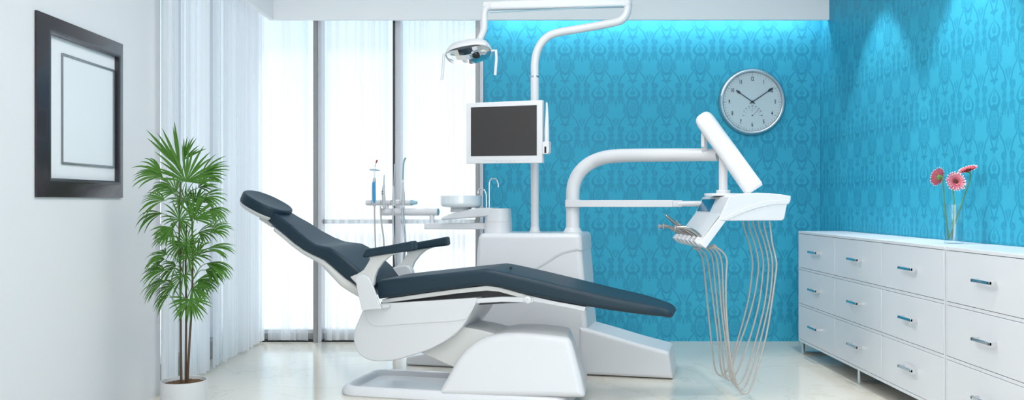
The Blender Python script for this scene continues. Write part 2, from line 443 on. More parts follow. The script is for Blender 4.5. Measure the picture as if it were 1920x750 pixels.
def rrect(c, ea, eb, ha, hb, r, n=4, crown=0.0):
    out = []
    for cx, cy, a0 in ((1, 1, 0), (-1, 1, 90), (-1, -1, 180), (1, -1, 270)):
        for k in range(n + 1):
            a = math.radians(a0 + 90 * k / n)
            x = cx * (ha - r) + r * math.cos(a); y = cy * (hb - r) + r * math.sin(a)
            if crown and y > 0: y += crown * (1 - (x / ha) ** 2)
            out.append(c + ea * x + eb * y)
    return out
def thing(name, label, cat, loc, group=None):
    o = bpy.data.objects.new(name, None); COL.objects.link(o); o.location = loc; o.empty_display_size = 0.1
    o['label'] = label; o['category'] = cat
    if group: o['group'] = group
    return o
def tag(o, label, cat, group=None):
    o['label'] = label; o['category'] = cat
    if group: o['group'] = group
    return o
def struct(name, mb, m, **k):
    o = mb.build(name, m, **k); o['kind'] = 'structure'; return o
def text_mesh(name, body, size, m, loc, rot, parent, ext=0.0004, bold=0.0):
    c = bpy.data.curves.new(name, 'FONT'); c.body = body; c.size = size; c.align_x = 'CENTER'; c.align_y = 'CENTER'; c.extrude = ext; c.offset = bold; c.resolution_u = 3
    t = bpy.data.objects.new(name, c); COL.objects.link(t)
    me = bpy.data.meshes.new_from_object(t); bpy.data.objects.remove(t); bpy.data.curves.remove(c)
    me.materials.clear(); me.materials.append(m)
    o = bpy.data.objects.new(name, me); COL.objects.link(o)
    base = parent_loc(parent); o.parent = parent; o.location = Vector(loc) - base; o.rotation_euler = rot
    return o

# ------------------------------------------------------------------ the room
XL, XR, YB, YR = -1.674, 1.951, 5.634, -2.6
WB = -0.216           # where the wallpapered wall starts
WY = 4.10             # where the side window starts
struct('floor', MB().box((-3.2, YR - 0.3, -0.1), (XR + 0.3, YB + 0.5, 0)), M_FLOOR)
struct('ceiling', MB().box((-1.95, YR - 0.2, CEIL), (XR + 0.2, YB + 0.4, CEIL + 0.12)), M_CEIL)
struct('wall_left', MB().box((XL - 0.2, YR, 0), (XL, WY, CEIL)), M_PAINT)
struct('wall_back', MB().box((WB, YB, 0), (XR + 0.2, YB + 0.2, CEIL)), M_WPB)
struct('wall_right', MB().box((XR, YR, 0), (XR + 0.2, YB, CEIL)), M_WPR)
# rear wall, behind the camera, with its glazed opening
struct('wall_rear', MB().box((XL - 0.2, YR - 0.2, 0), (XR + 0.2, YR, 0.3)).box((XL - 0.2, YR - 0.2, 2.38), (XR + 0.2, YR, CEIL))
       .box((XL - 0.2, YR - 0.2, 0.3), (-1.55, YR, 2.38)).box((1.75, YR - 0.2, 0.3), (XR + 0.2, YR, 2.38)), M_PAINT)
# fascia hanging in front of the windows and of the wallpapered wall
fx, fy, fz = -1.527, 5.467, 2.037
struct('trim_1', MB().box((fx, fy, fz), (XR, fy + 0.03, CEIL), 0.002, 1), M_CEIL)
struct('trim_2', MB().box((fx - 0.03, 0.6, fz), (fx, fy + 0.03, CEIL), 0.002, 1), M_CEIL)

def thingw(name, loc):
    o = bpy.data.objects.new(name, None); COL.objects.link(o); o.location = loc; o['kind'] = 'structure'; return o
# window_1: the glazed part of the back wall
w1 = thingw('window_1', (-0.95, YB, 0))
Y0 = YB - 0.005
MB().box((XL, YB - 0.02, 0.0), (WB, YB + 0.10, 0.012)).box((XL - 0.16, YB + 0.02, 0.0), (WB, YB + 0.10, 0.035)).build('sill', M_BLACK, w1)
MB().box((XL - 0.16, YB + 0.02, 0.035), (WB, YB + 0.09, 0.075), 0.003).build('bottom_rail', M_ALUL, w1)
MB().box((XL - 0.16, YB + 0.01, 0.012), (WB, YB + 0.02, 0.048)).build('lower_band', M_ALU, w1)
MB().box((-1.254, YB + 0.025, 0.757), (WB, YB + 0.075, 0.785), 0.003).build('transom', M_ALU, w1)
MB().box((XL - 0.16, YB + 0.02, 2.36), (WB, YB + 0.09, CEIL)).build('top_rail', M_ALU, w1)
for k, x in enumerate((-1.305, -0.797, -0.268)):
    f = MB()
    wd1 = 0.013 if k == 1 else 0.024
    f.box((x, YB - 0.045, 0.0), (x + wd1, YB + 0.08, CEIL), 0.002)
    o = f.build('mullion', M_ALU if k != 1 else M_DARK, w1)
    f = MB().box((x + wd1, YB - 0.03, 0.0), (x + 0.05, YB + 0.08, CEIL), 0.002)
    f.box((x + 0.03, YB - 0.034, 0.0), (x + 0.036, YB - 0.03, CEIL)); f.build('mullion', M_ALUL, w1)
MB().box((XL - 0.16, YB + 0.048, 0.07), (WB, YB + 0.054, 2.37)).build('pane', M_PANE, w1)
# window_2: side window behind the long blind
w2 = thingw('window_2', (XL - 0.1, 4.9, 0))
MB().box((XL - 0.18, WY, 0.0), (XL - 0.08, YB + 0.1, 0.10), 0.003).build('bottom_rail', M_ALU, w2)
MB().box((XL - 0.18, WY, 0.757), (XL - 0.10, YB + 0.1, 0.785), 0.003).build('transom', M_ALU, w2)
MB().box((XL - 0.18, WY, 2.36), (XL - 0.08, YB + 0.1, CEIL)).build('top_rail', M_ALU, w2)
for y in (WY, 4.62, 5.14, YB + 0.05):
    MB().box((XL - 0.18, y, 0.10), (XL - 0.10, y + 0.05, 2.36), 0.003).build('mullion', M_ALUL, w2)
MB().box((XL - 0.145, WY, 0.07), (XL - 0.139, YB + 0.1, 2.37)).build('pane', M_PANE, w2)
# rear window frame
w3 = thingw('window_3', (0.1, YR, 0.3))
for x in (-1.55, -0.47, 0.63, 1.70):
    MB().box((x, YR - 0.12, 0.3), (x + 0.05, YR - 0.04, 2.38), 0.003).build('mullion', M_ALU, w3)
MB().box((-1.55, YR - 0.084, 0.3), (1.75, YR - 0.078, 2.38)).build('pane', M_PANE, w3)

# glowing panels made up for the fill lights, out of view
CL = ['right above the camera', 'in the middle of the left row', 'nearest the windows', 'at the rear of the right row', 'at the front of the right row']
for i, (x, y) in enumerate(FILL_PANELS):
    t = thing('fill_panel', 'added square white fill panel ' + CL[i], 'ceiling light', (x, y, CEIL - 0.03), 'added fill panels overhead')
    fr_ = MB()
    for a, b in (((x - .49, y - .49), (x + .49, y - .46)), ((x - .49, y + .46), (x + .49, y + .49)), ((x - .49, y - .46), (x - .46, y + .46)), ((x + .46, y - .46), (x + .49, y + .46))):
        fr_.box((a[0], a[1], CEIL - 0.03), (b[0], b[1], CEIL - 0.0005))
    fr_.build('frame', M_ALUL, t)
    MB().box((x - .46, y - .46, CEIL - 0.02), (x + .46, y + .46, CEIL - 0.01)).build('fill_face', M_FILL, t)
# spotlights that wash the right wall
def spot(y, e, dx=0.30, ang=38, z=CEIL):
    x = XR - dx
    t = thing('recessed_spotlight', 'small round ceiling spotlight ' + ('by the back corner of the blue wall' if y > 4 else 'in the middle of the row by the blue wall' if y > 3 else 'nearest the camera by the blue wall'), 'spotlight', (x, y, z - 0.02), 'spotlights along the right wall')
    MB().lathe((x, y, z - 0.004), [(0.045, 0.0035), (0.048, -0.006), (0.034, -0.010), (0.032, 0.0)], 24, caps=False).build('trim_ring', M_STEEL, t)
    light('spot_bulb', 'SPOT', (x, y, z - 0.02), e, (0.95, 0.99, 1.0), target=(x + 0.05, y, 0), parent=t, spot_size=math.radians(2 * ang), spot_blend=0.38, shadow_soft_size=0.01)
    light('spot_core', 'SPOT', (x, y, z - 0.02), e * 0.5, (0.95, 0.99, 1.0), target=(x + 0.12, y, 0), parent=t, spot_size=math.radians(34), spot_blend=0.8, shadow_soft_size=0.01)
for y, e in ((4.67, 44), (3.75, 52), (2.7, 46)): spot(y, e, 0.33, 33)
lens = MB()

# ------------------------------------------------------------------ vertical blinds
def slat_strip(mb, c, ang, wd, z0, z1, bow=0.006):
    ex = Vector((math.cos(ang), math.sin(ang), 0)); ey = Vector((-math.sin(ang), math.cos(ang), 0))
    n = 4; cols = []
    for k in range(n + 1):
        q = k / n - 0.5
        p = Vector(c) + ex * (q * wd) + ey * (bow * (1 - 4 * q * q)); cols.append((mb.bm.verts.new((p.x, p.y, z0)), mb.bm.verts.new((p.x, p.y, z1))))
    for k in range(n):
        mb.bm.faces.new((cols[k][0], cols[k + 1][0], cols[k + 1][1], cols[k][1]))
def blind(label, x0, x1, y, z0=0.012, gap=0.0):
    t = thing('vertical_blind', label, 'blind', ((x0 + x1) / 2, y, z0), 'vertical blinds over the back windows')
    m = MB(); x = x0 + 0.042
    while x < x1 - 0.025:
        wd = R.choice((0.05, 0.065, 0.08)); slat_strip(m, (x, y + R.uniform(-.006, .006), 0), R.uniform(-0.35, 0.35), wd, z0 + R.uniform(0, 0.004), 2.36)
        x += wd * R.uniform(0.5, 0.95)
    m.build('slats', M_SHEER, t, wn=False)
    MB().box((x0, y - 0.02, 2.36), (x1, y + 0.02, 2.40)).build('headrail', M_ALUL, t)
blind('sheer white vertical blind over the narrow window beside the corner', -1.605, -1.312, YB - 0.045)
blind('sheer white vertical blind between the grey mullion and the black mullion', -1.25, -0.828, YB - 0.045)
blind('sheer white vertical blind behind the instruments, next to the blue wallpaper', -0.752, -0.272, YB - 0.045)
t = thing('vertical_blind', 'long white vertical blind along the left wall, behind the palm', 'blind', (-1.64, 4.85, 0.012))
m = MB(); y = WY - 0.05
while y < YB - 0.06:
    wd = R.choice((0.05, 0.06, 0.075, 0.085)); a = PI / 2 + R.uniform(-0.75, 0.75)
    slat_strip(m, (-1.638 + R.uniform(-.012, .012), y, 0), a, wd, 0.010 + R.uniform(0, .006), 2.36, R.uniform(0.003, 0.014))
    y += wd * R.uniform(0.25, 0.5) if not (4.62 < y < 4.70) else 0.06
m.build('slats', M_SHEER2, t, wn=False)
MB().box((-1.665, WY + 0.03, 2.36), (-1.61, YB - 0.05, 2.40)).build('headrail', M_ALUL, t)

# ------------------------------------------------------------------ picture frame on the left wall
pf = thing('picture_frame', 'wide dark brown picture frame with a white mat on the left wall', 'picture frame', (XL, 3.36, 0.916))
ya, yb, za, zb = 3.032, 3.693, 0.916, 1.564; bw = 0.068; h = 0.025
def ringf(d, x): return [Vector((XL + x, ya + d, za + d)), Vector((XL + x, yb - d, za + d)), Vector((XL + x, yb - d, zb - d)), Vector((XL + x, ya + d, zb - d))]
m = MB(); m.rings([ringf(0, 0.001), ringf(0, 0.009), ringf(0.012, 0.013), ringf(0.030, 0.018), ringf(0.050, 0.0235), ringf(0.060, h), ringf(bw, h - 0.003), ringf(bw, 0.004), ringf(bw, 0.001)], closed=True)
m.build('moulding', M_DKBR, pf)
MB().box((XL + 0.001, ya + bw, za + bw), (XL + 0.005, yb - bw, zb - bw)).build('mat_board', M_MATB, pf)
y0, y1, z0, z1 = 3.198, 3.613, 1.038, 1.444
def ringg(d, x): return [Vector((XL + x, y0 + d, z0 + d)), Vector((XL + x, y1 - d, z0 + d)), Vector((XL + x, y1 - d, z1 - d)), Vector((XL + x, y0 + d, z1 - d))]
m = MB(); m.rings([ringg(0, 0.0052), ringg(0, 0.011), ringg(0.004, 0.012), ringg(0.008, 0.010), ringg(0.008, 0.0052)], closed=True); m.build('inner_fillet', M_SILV, pf)
MB().box((XL + 0.0052, y0 + 0.008, z0 + 0.008), (XL + 0.0062, y1 - 0.008, z1 - 0.008)).build('blank_print', M_PRINT, pf)

# ------------------------------------------------------------------ wall clock
cc = Vector((1.506, YB, 1.539))
ck = thing('wall_clock', 'round steel-rimmed wall clock with a small thermometer dial on blue wallpaper', 'clock', cc)
ax = (0, -1, 0)
MB().lathe(cc, [(0.150, 0.002), (0.205, 0.002), (0.214, 0.008), (0.215, 0.020), (0.211, 0.034), (0.202, 0.043), (0.194, 0.043), (0.187, 0.036), (0.185, 0.026), (0.150, 0.024)], 96, ax, caps=False).build('rim', M_STEEL, ck)
MB().lathe(cc, [(0.186, 0.024), (0.186, 0.026)], 96, ax).build('dial', M_CLKF, ck)
yf = YB - 0.0268
def cpos(r, deg): a = math.radians(deg); return Vector((cc.x + r * math.sin(a), yf, cc.z + r * math.cos(a)))
RX = (PI / 2, 0, 0)
for k in range(1, 13):
    t_ = text_mesh('numeral', str(k), 0.033, M_INK, cpos(0.147, k * 30), RX, ck, bold=0.0007)
    t_.scale = (0.68, 1.1, 1)
m = MB()
for k in range(60):
    a = math.radians(k * 6); er = Vector((math.sin(a), 0, math.cos(a))); et = Vector((math.cos(a), 0, -math.sin(a)))
    if k % 5 == 0: m.obox(cpos(0.1755, k * 6), et, (0, 1, 0), er, 0.0011, 0.0004, 0.0085)
    else: m.obox(cpos(0.1755, k * 6), et, (0, 1, 0), er, 0.0018, 0.0004, 0.0018)
m.build('minute_marks', M_INK, ck)
def hand(name, deg, L, wd, lead):
    a = math.radians(deg); er = Vector((math.sin(a), 0, math.cos(a))); et = Vector((math.cos(a), 0, -math.sin(a)))
    c = Vector((cc.x, yf - lead, cc.z)); m = MB()
    out = [(-0.02, 0.003), (L * 0.72, 0.0026), (L * 0.80, wd), (L * 0.86, wd), (L, 0.0006)]
    p = [c + er * r + et * w_ for r, w_ in out] + [c + er * r - et * w_ for r, w_ in reversed(out)]
    q = [v + Vector((0, -0.0012, 0)) for v in p]
    m.rings([p, q]); return m.build(name, M_INK, ck)
hand('hour_hand', -54.5, 0.130, 0.008, 0.004); hand('minute_hand', 56, 0.163, 0.0085, 0.006)
MB().lathe((cc.x, yf, cc.z), [(0.009, 0), (0.009, 0.009), (0.006, 0.010)], 24, ax).build('centre_cap', M_INK, ck)
sub = Vector((cc.x, yf, cc.z - 0.087))
for s_, d_ in (('0', -90), ('5', -62), ('10', -43), ('15', -22), ('20', 0), ('25', 22), ('30', 43), ('35', 62), ('40', 90)):
    a = math.radians(d_); text_mesh('scale_numeral', s_, 0.013, M_INK, sub + Vector((0.060 * math.sin(a), 0, 0.060 * math.cos(a))), RX, ck)
m = MB()
for k in range(9):
    a = math.radians(-90 + k * 22.5); er = Vector((math.sin(a), 0, math.cos(a))); et = Vector((math.cos(a), 0, -math.sin(a)))
    m.obox(sub + er * 0.047, et, (0, 1, 0), er, 0.0005, 0.0004, 0.005)
m.build('thermometer_marks', M_INK, ck)
text_mesh('celsius_mark', 'C', 0.014, M_INK, sub + Vector((0, 0, 0.032)), RX, ck)
a = math.radians(48); er = Vector((math.sin(a), 0, math.cos(a))); et = Vector((math.cos(a), 0, -math.sin(a)))
MB().obox(sub + er * 0.024 + Vector((0, -0.002, 0)), et, (0, 1, 0), er, 0.0008, 0.0004, 0.028).lathe(sub, [(0.004, 0), (0.004, 0.003)], 16, ax).build('thermometer_needle', M_INK, ck)
m = MB(); m.lathe(cc, [(0.186, 0.0395), (0.0001, 0.0405)], 64, ax, caps=False); m.build('glass', M_PANE, ck)

# ------------------------------------------------------------------ sideboards
SX = 1.676
def sideboard(yfar, label):
    """three columns of three drawers; yfar is the end away from the camera"""
    W3 = 1.785; yn = yfar - W3; sb = thing('sideboard', label, 'sideboard', (SX + 0.13, (yfar + yn) / 2, 0), 'sideboards along the right wall')
    x1 = XR - 0.004; z0, z1 = 0.071, 0.725; th = 0.014
    m = MB()
    m.box((SX - 0.002, yn, z1 - th), (x1, yfar, z1), 0.0015, 1)
    m.box((SX, yn, z0), (x1, yfar, z0 + th), 0.001, 1)
    m.box((SX, yn, z0 + th), (x1, yn + 0.008, z1 - th)); m.box((SX, yfar - 0.008, z0 + th), (x1, yfar, z1 - th))
    m.box((x1 - 0.01, yn + 0.008, z0 + th), (x1, yfar - 0.008, z1 - th))
    hgt = (z1 - z0 - 2 * th - 2 * 0.012) / 3
    for r in (1, 2):
        zz = z0 + th + r * hgt + (r - 1) * 0.012; m.box((SX, yn + 0.008, zz), (SX + 0.05, yfar - 0.008, zz + 0.012))
    m.build('carcass', M_LACQ, sb)
    MB().box((SX + 0.012, yn + 0.008, z0 + th), (SX + 0.02, yfar - 0.008, z1 - th)).build('recess_panel', M_GAP, sb)
    cw = (W3 - 0.016) / 3
    for c in range(3):
        for r in range(3):
            a = yn + 0.008 + c * cw; b = a + cw; zz = z0 + th + r * (hgt + 0.012)
            d = MB().box((SX - 0.0005, a + 0.0022, zz + 0.002), (SX + 0.011, b - 0.0022, zz + hgt - 0.002), 0.0012, 1).build('drawer', M_LACQ, sb)
            yc = (a + b) / 2 - 0.005; zc = zz + hgt / 2 + 0.004
            hd = MB().box((SX - 0.030, yc - 0.062, zc - 0.006), (SX - 0.020, yc + 0.062, zc + 0.006), 0.0012, 1)
            for s_ in (-1, 1): hd.box((SX - 0.030, yc + s_ * 0.058 - 0.004, zc - 0.006), (SX - 0.0006, yc + s_ * 0.058 + 0.004, zc + 0.006), 0.001, 1)
            hd.build('handle', M_CHROME, d)
    for y in (yfar - 0.035, (yfar + yn) / 2 + 0.005, yn + 0.035):
        lg = MB()
        lg.box((SX + 0.012, y - 0.014, 0.0), (SX + 0.022, y + 0.014, z0), 0.001, 1)
        lg.box((x1 - 0.03, y - 0.014, 0.0), (x1 - 0.02, y + 0.014, z0), 0.001, 1)
        lg.box((SX + 0.022, y - 0.014, 0.002), (x1 - 0.03, y + 0.014, 0.012), 0.001, 1)
        lg.build('leg', M_CHROME, sb)
    return sb
sideboard(5.213, 'long white drawer sideboard by the back wall, with the vase on top')
sideboard(5.213 - 1.790, 'white drawer sideboard nearest the camera, cut off by the right edge')

# ------------------------------------------------------------------ vase and gerberas
vz = 0.7255; vc = Vector((1.826, 3.66, vz))
vs = thing('glass_vase', 'clear cylindrical glass vase half full of water on the white sideboard', 'vase', vc)
r_ = 0.037
MB().lathe(vc, [(0.0001, 0.0), (r_ - 0.001, 0.0), (r_, 0.001), (r_, 0.162), (r_ - 0.001, 0.163), (r_ - 0.0025, 0.162), (r_ - 0.0025, 0.013), (0.0001, 0.012)], 48, caps=False).build('glass_wall', M_VASE, vs)
MB().lathe(vc, [(0.0001, 0.0125), (r_ - 0.003, 0.0135), (r_ - 0.003, 0.085), (0.0001, 0.085)], 48, caps=False).build('water', M_WATER, vs)
def gerbera(label, base, mid, head, nrm, rad, mp, back=False):
    t = thing('gerbera', label, 'flower', base, 'gerberas in the glass vase')
    n = Vector(nrm).normalized(); head = Vector(head)
    st = MB().tube([Vector(base), Vector(mid), head - n * 0.028 if not back else head - n * 0.02, head - n * 0.004], [0.0028, 0.0026, 0.0026, 0.0034], 8, 8); st.build('stem', M_GSTEM, t)
    a = Vector((0, 0, 1)) if abs(n.z) < 0.9 else Vector((1, 0, 0)); e1 = (a - n * a.dot(n)).normalized(); e2 = n.cross(e1)
    def petals(cnt, r0, r1, wd, lift, curl, off):
        m = MB()
        for k in range(cnt):
            an = 2 * PI * (k + off) / cnt + R.uniform(-.05, .05); er = e1 * math.cos(an) + e2 * math.sin(an); et = n.cross(er); L = r1 * R.uniform(0.93, 1.04)
            rows = []
            for q, ww in ((0, .35), (.3, .8), (.65, 1), (.88, .8), (1, .15)):
                rr = r0 + (L - r0) * q; hh = lift * math.sin(q * PI * 0.6) + curl * q * q
                c_ = head + er * rr + n * hh
                rows.append([c_ + et * wd * ww + n * 0.0012, c_, c_ - et * wd * ww + n * 0.0012])
            vs_ = [[m.bm.verts.new(p) for p in r] for r in rows]
            for i in range(len(vs_) - 1):
                for j in range(2):
                    fc = m.bm.faces.new((vs_[i][j], vs_[i][j + 1], vs_[i + 1][j + 1], vs_[i + 1][j])); fc.material_index = 1 if i == 3 else 0
        return m
    petals(22, 0.006, rad, rad * 0.115, 0.004, 0.002, 0).build('outer_petals', [mp, M_PINKW], t)
    petals(18, 0.006, rad * 0.82, rad * 0.10, 0.007, 0.004, 0.5).build('inner_petals', [mp, M_PINKW], t)
    petals(20, 0.003, rad * 0.42, rad * 0.05, 0.008, 0.003, 0.2).build('disc_florets', [M_PINK, M_PINK], t)
    MB().lathe(head, [(0.0002, 0.009), (rad * .16, 0.009), (rad * .22, 0.006), (rad * .2, 0.002)], 20, n).build('core', M_CORE, t)
    MB().lathe(head, [(0.0035, -0.010), (rad * 0.24, -0.006), (rad * 0.30, 0.000), (0.001, 0.002)], 20, n).build('calyx', M_GSTEM, t)
    return t
def fp(px, py, t=3.66): return wp(px, py, t)
gerbera('pink gerbera on the left of the vase, seen from behind', fp(1778, 446, 3.65), fp(1771, 380, 3.66), fp(1760, 332, 3.66), (-0.35, 0.85, 0.25), 0.041, M_PINK, True)
gerbera('pale pink gerbera facing forward in the middle of the vase', fp(1785, 448, 3.67), fp(1789, 390, 3.655), fp(1791.5, 341, 3.64), (-0.05, -1, 0.22), 0.043, M_PINKL)
gerbera('pink gerbera on the tallest bent stem, tilted up at the right', fp(1779, 448, 3.66), fp(1806, 375, 3.66), fp(1815, 320, 3.66), (-0.42, -0.15, 0.90), 0.041, M_PINK)

# ------------------------------------------------------------------ potted palm
pc = Vector((-1.372, 3.6, 0))
pl = thing('potted_palm', 'tall lady palm with fan leaves in a white round pot by the left wall', 'plant', pc)
MB().lathe(pc, [(0.082, 0.0), (0.088, 0.004), (0.0915, 0.163), (0.0905, 0.167), (0.0875, 0.166), (0.086, 0.150), (0.082, 0.150)], 64, caps=False).build('pot', M_POT, pl)
def soilm():
    m = MB(); rings = []
    for i in range(12):
        rr = 0.087 * (1 - i / 11.5); rings.append([pc + Vector((rr * math.cos(2 * PI * k / 40), rr * math.sin(2 * PI * k / 40), 0.150 + R.uniform(0, .006) * (1 if i else 0))) for k in range(40)])
    m.rings(rings, cap0=False); return m.build('soil', M_SOIL, pl, ang=180, wn=False)
soilm()
stems_px = [[(340, 718), (339, 640), (338.5, 560), (338, 494), (336, 430), (338, 340)],
            [(348.5, 717), (348.8, 640), (349, 564), (348, 480), (350, 420)],
            [(351.5, 716), (355, 647), (360, 564), (361, 489), (360, 400)]]
tds = (3.585, 3.615, 3.60); stems = []
for sp_, td in zip(stems_px, tds):
    pts = [wp(a, b, td) for a, b in sp_]; stems.append(pts)
    MB().tube(pts, [0.0052, 0.0048, 0.0045, 0.004, 0.0032, 0.002][:len(pts)], 8, 6).build('cane', M_STEM, pl)
def fan(hx, hy, rad, d0, spread, nl, droop, tdep, face=0.5, up=0.0):
    """d0: main direction in the picture (degrees, 0 right, 90 up)"""
    nl = int(nl * 1.35); hub = wp(hx, hy, tdep); r = rad * tdep / F
    best = None
    for st in stems:
        for i in range(len(st) - 1):
            for q in (0, .5):
                p = st[i].lerp(st[i + 1], q)
                if p.z < hub.z - 0.01 or best is None:
                    d = (p - hub).length + abs(hub.z - p.z - 0.09) * 1.2
                    if best is None or d < best[0]: best = (d, p)
    st = best[1]
    mid = st.lerp(hub, 0.55) + Vector((0, 0, 0.015))
    leaf = MB()
    a0 = math.radians(d0); main = Vector((math.cos(a0), 0, math.sin(a0)))
    nrm = Vector((0, -1, 0)) * face + Vector((0, 0, 1)) * (1 - face)
    nrm = (nrm - main * nrm.dot(main))
    if nrm.length < 0.1: nrm = Vector((0, -1, 0.3))
    nrm.normalize(); side = main.cross(nrm)
    for k in range(nl):
        a = math.radians(spread) * (k / (nl - 1) - 0.5) + R.uniform(-.05, .05)
        d = main * math.cos(a) + side * math.sin(a); L = r * R.uniform(0.82, 1.06) * (0.80 + 0.20 * math.cos(a * 0.8))
        w_ = L * 0.026 + 0.0014; ns = 7; p = hub.copy(); dd = (d + nrm * R.uniform(-.05, .22)).normalized(); rows = []
        for i in range(ns + 1):
            q = i / ns; ww = w_ * (0.10 + 2.0 * q if q < 0.45 else 1.0 * (1 - ((q - 0.45) / 0.55) ** 1.8) + 0.02)
            et = dd.cross(nrm); et = et.normalized() if et.length > 1e-4 else side
            rows.append([p + et * ww + nrm * ww * 0.5, p, p - et * ww + nrm * ww * 0.5])
            dd = (dd + Vector((0, 0, -1)) * droop * (0.2 + 1.2 * q) * 0.36).normalized(); p = p + dd * L / ns
        vs_ = [[leaf.bm.verts.new(v) for v in rr] for rr in rows]
        for i in range(ns):
            for j in range(2): leaf.bm.faces.new((vs_[i][j], vs_[i][j + 1], vs_[i + 1][j + 1], vs_[i + 1][j]))
    fo = leaf.build('fan_leaf', M_LEAF, pl, ang=60, wn=False)
    MB().tube([st, mid, hub], [0.0022, 0.0017, 0.0015], 6, 5).build('petiole', M_GSTEM, fo)
FANS = [(349, 341, 80, 82, 165, 14, .22, 3.52, .8), (305, 332, 62, 152, 80, 9, .62, 3.58, .6), (338, 318, 92, 112, 40, 5, .12, 3.62, .8), (375, 330, 62, 28, 75, 9, .35, 3.60, .6),
        (308, 376, 52, 170, 110, 11, .55, 3.55, .45), (347, 378, 38, 90, 230, 11, .4, 3.63, .6), (378, 372, 50, 12, 90, 10, .5, 3.62, .5), (304, 400, 62, 190, 60, 8, .8, 3.60, .5),
        (336, 412, 46, 80, 300, 15, .5, 3.58, .5), (364, 412, 62, 60, 130, 13, .35, 3.56, .6), (392, 393, 44, -15, 90, 9, .7, 3.60, .5), (321, 426, 46, 235, 120, 12, .4, 3.54, .7),
        (394, 437, 48, 35, 70, 8, .7, 3.58, .5), (350, 458, 44, 70, 260, 14, .45, 3.55, .5), (388, 467, 56, 8, 70, 11, .45, 3.56, .35), (311, 478, 46, 175, 130, 12, .6, 3.56, .4),
        (342, 456, 46, 240, 160, 12, .5, 3.60, .6), (309, 486, 44, 190, 90, 10, .6, 3.62, .5), (354, 484, 56, 60, 280, 16, .45, 3.54, .4), (387, 494, 56, -12, 70, 10, .75, 3.58, .4),
        (309, 507, 52, 178, 110, 12, .55, 3.57, .4), (344, 516, 54, 230, 260, 15, .35, 3.55, .4), (385, 506, 52, -5, 100, 11, .6, 3.62, .4), (309, 528, 56, 195, 90, 10, .7, 3.60, .4),
        (361, 540, 48, -10, 150, 13, .5, 3.58, .5), (317, 552, 46, 215, 50, 6, .8, 3.60, .5), (356, 561, 50, 268, 200, 15, .2, 3.54, .75), (372, 352, 46, 40, 100, 9, .35, 3.66, .5), (330, 360, 40, 140, 140, 10, .4, 3.64, .5), (366, 380, 36, 70, 120, 9, .3, 3.67, .6)]
FANS += [(322, 350, 44, 168, 90, 9, .5, 3.66, .5), (352, 395, 50, 30, 150, 11, .45, 3.64, .5), (325, 440, 48, 165, 120, 10, .6, 3.66, .45), (372, 436, 46, 10, 120, 10, .6, 3.66, .45),
         (330, 498, 50, 205, 140, 11, .5, 3.66, .45), (368, 480, 44, 80, 160, 10, .4, 3.66, .5), (326, 536, 46, 190, 130, 10, .6, 3.64, .45), (372, 524, 46, -20, 130, 11, .6, 3.66, .5), (345, 300, 50, 60, 60, 6, .15, 3.66, .8)]
for f_ in FANS: fan(*f_)

# ------------------------------------------------------------------ dental chair (turned 14 degrees)
D = Fr(14)
UX = D.W(1, 0, 0); VXV = D.W(0, 1, 0); ZZ = Vector((0, 0, 1))
def U3(uz, v): return D.W(uz[0], v, uz[1])
ub, _ = D.P(1000, 740, 3.97)
dc = thing('dental_chair', 'reclined dental chair with navy blue upholstery and a white base', 'dental chair', D.W(ub - 0.2, 3.97, 0))
# base plate with its sunken tray
uL = D.P(640, 738, 3.80)[0]; uR = D.P(1068, 740, 3.80)[0]
def plan(u0, u1, v0, v1, r, z, n=8, rr=None):
    pts = []
    for cx, cy, a0, r_ in ((u1, v1, 0, rr or r), (u0, v1, 90, r), (u0, v0, 180, r), (u1, v0, 270, rr or r)):
        for k in range(n + 1):
            a = math.radians(a0 + 90 * k / n)
            x = cx + (-r_ if cx == u1 else r_) + r_ * math.cos(a); y = cy + (-r_ if cy == v1 else r_) + r_ * math.sin(a); pts.append(D.W(x, y, z))
    return pts
m = MB()
def pz(d, z, r=0.10): return plan(uL + d, uR - d, 3.735 + d, 4.205 - d, max(r - d, 0.02), z, rr=max(0.06 - d * .5, .02))
m.rings([pz(0, 0.0), pz(-0.004, 0.006), pz(0.0, 0.022), pz(0.012, 0.038), pz(0.024, 0.044), pz(0.034, 0.042), pz(0.044, 0.032), pz(0.056, 0.018), pz(0.075, 0.015)])
m.build('base_plate', M_WHITE, dc)
# pedestal hood
ped = [(826, 738), (836, 718), (847, 697), (858, 676), (873, 657), (893, 641), (918, 630), (945, 625.5), (975, 625), (1010, 627.5), (1045, 631), (1064, 634), (1070, 640), (1078, 664), (1090, 702), (1101, 742)]
pr = pp(D, 3.80, ped[:1]) + croml(pp(D, 3.80, ped[1:11]), 3)[:-1] + pp(D, 3.80, ped[10:])
pr = [(u, max(z, 0.012)) for u, z in pr]
UPC = D.P(1020, 640, 3.80)[0]
def wped(u, v, z):
    k = max(z, 0) / 0.30; c = 3.97; hw = 0.240 - 0.075 * k
    u -= 0.062 * max(0.0, (v - 3.79) / 0.39) ** 1.4 * max(0.0, min(1.0, (u - UPC) / 0.12))
    return u, c + (v - c) / 0.21 * hw, z
MB().prism(rc(pr, 0.02, 3), 3.76, 4.18, D, 0.030, wped, 5).build('pedestal', M_WHITE, dc)
# lift link between pedestal and body
lk = pp(D, 3.86, [(780, 655), (850, 608), (905, 618), (985, 640), (960, 690), (880, 700)])
MB().prism(rc(lk, 0.01), 3.84, 4.10, D, 0.006).build('lift_link', M_WHITE2, dc)
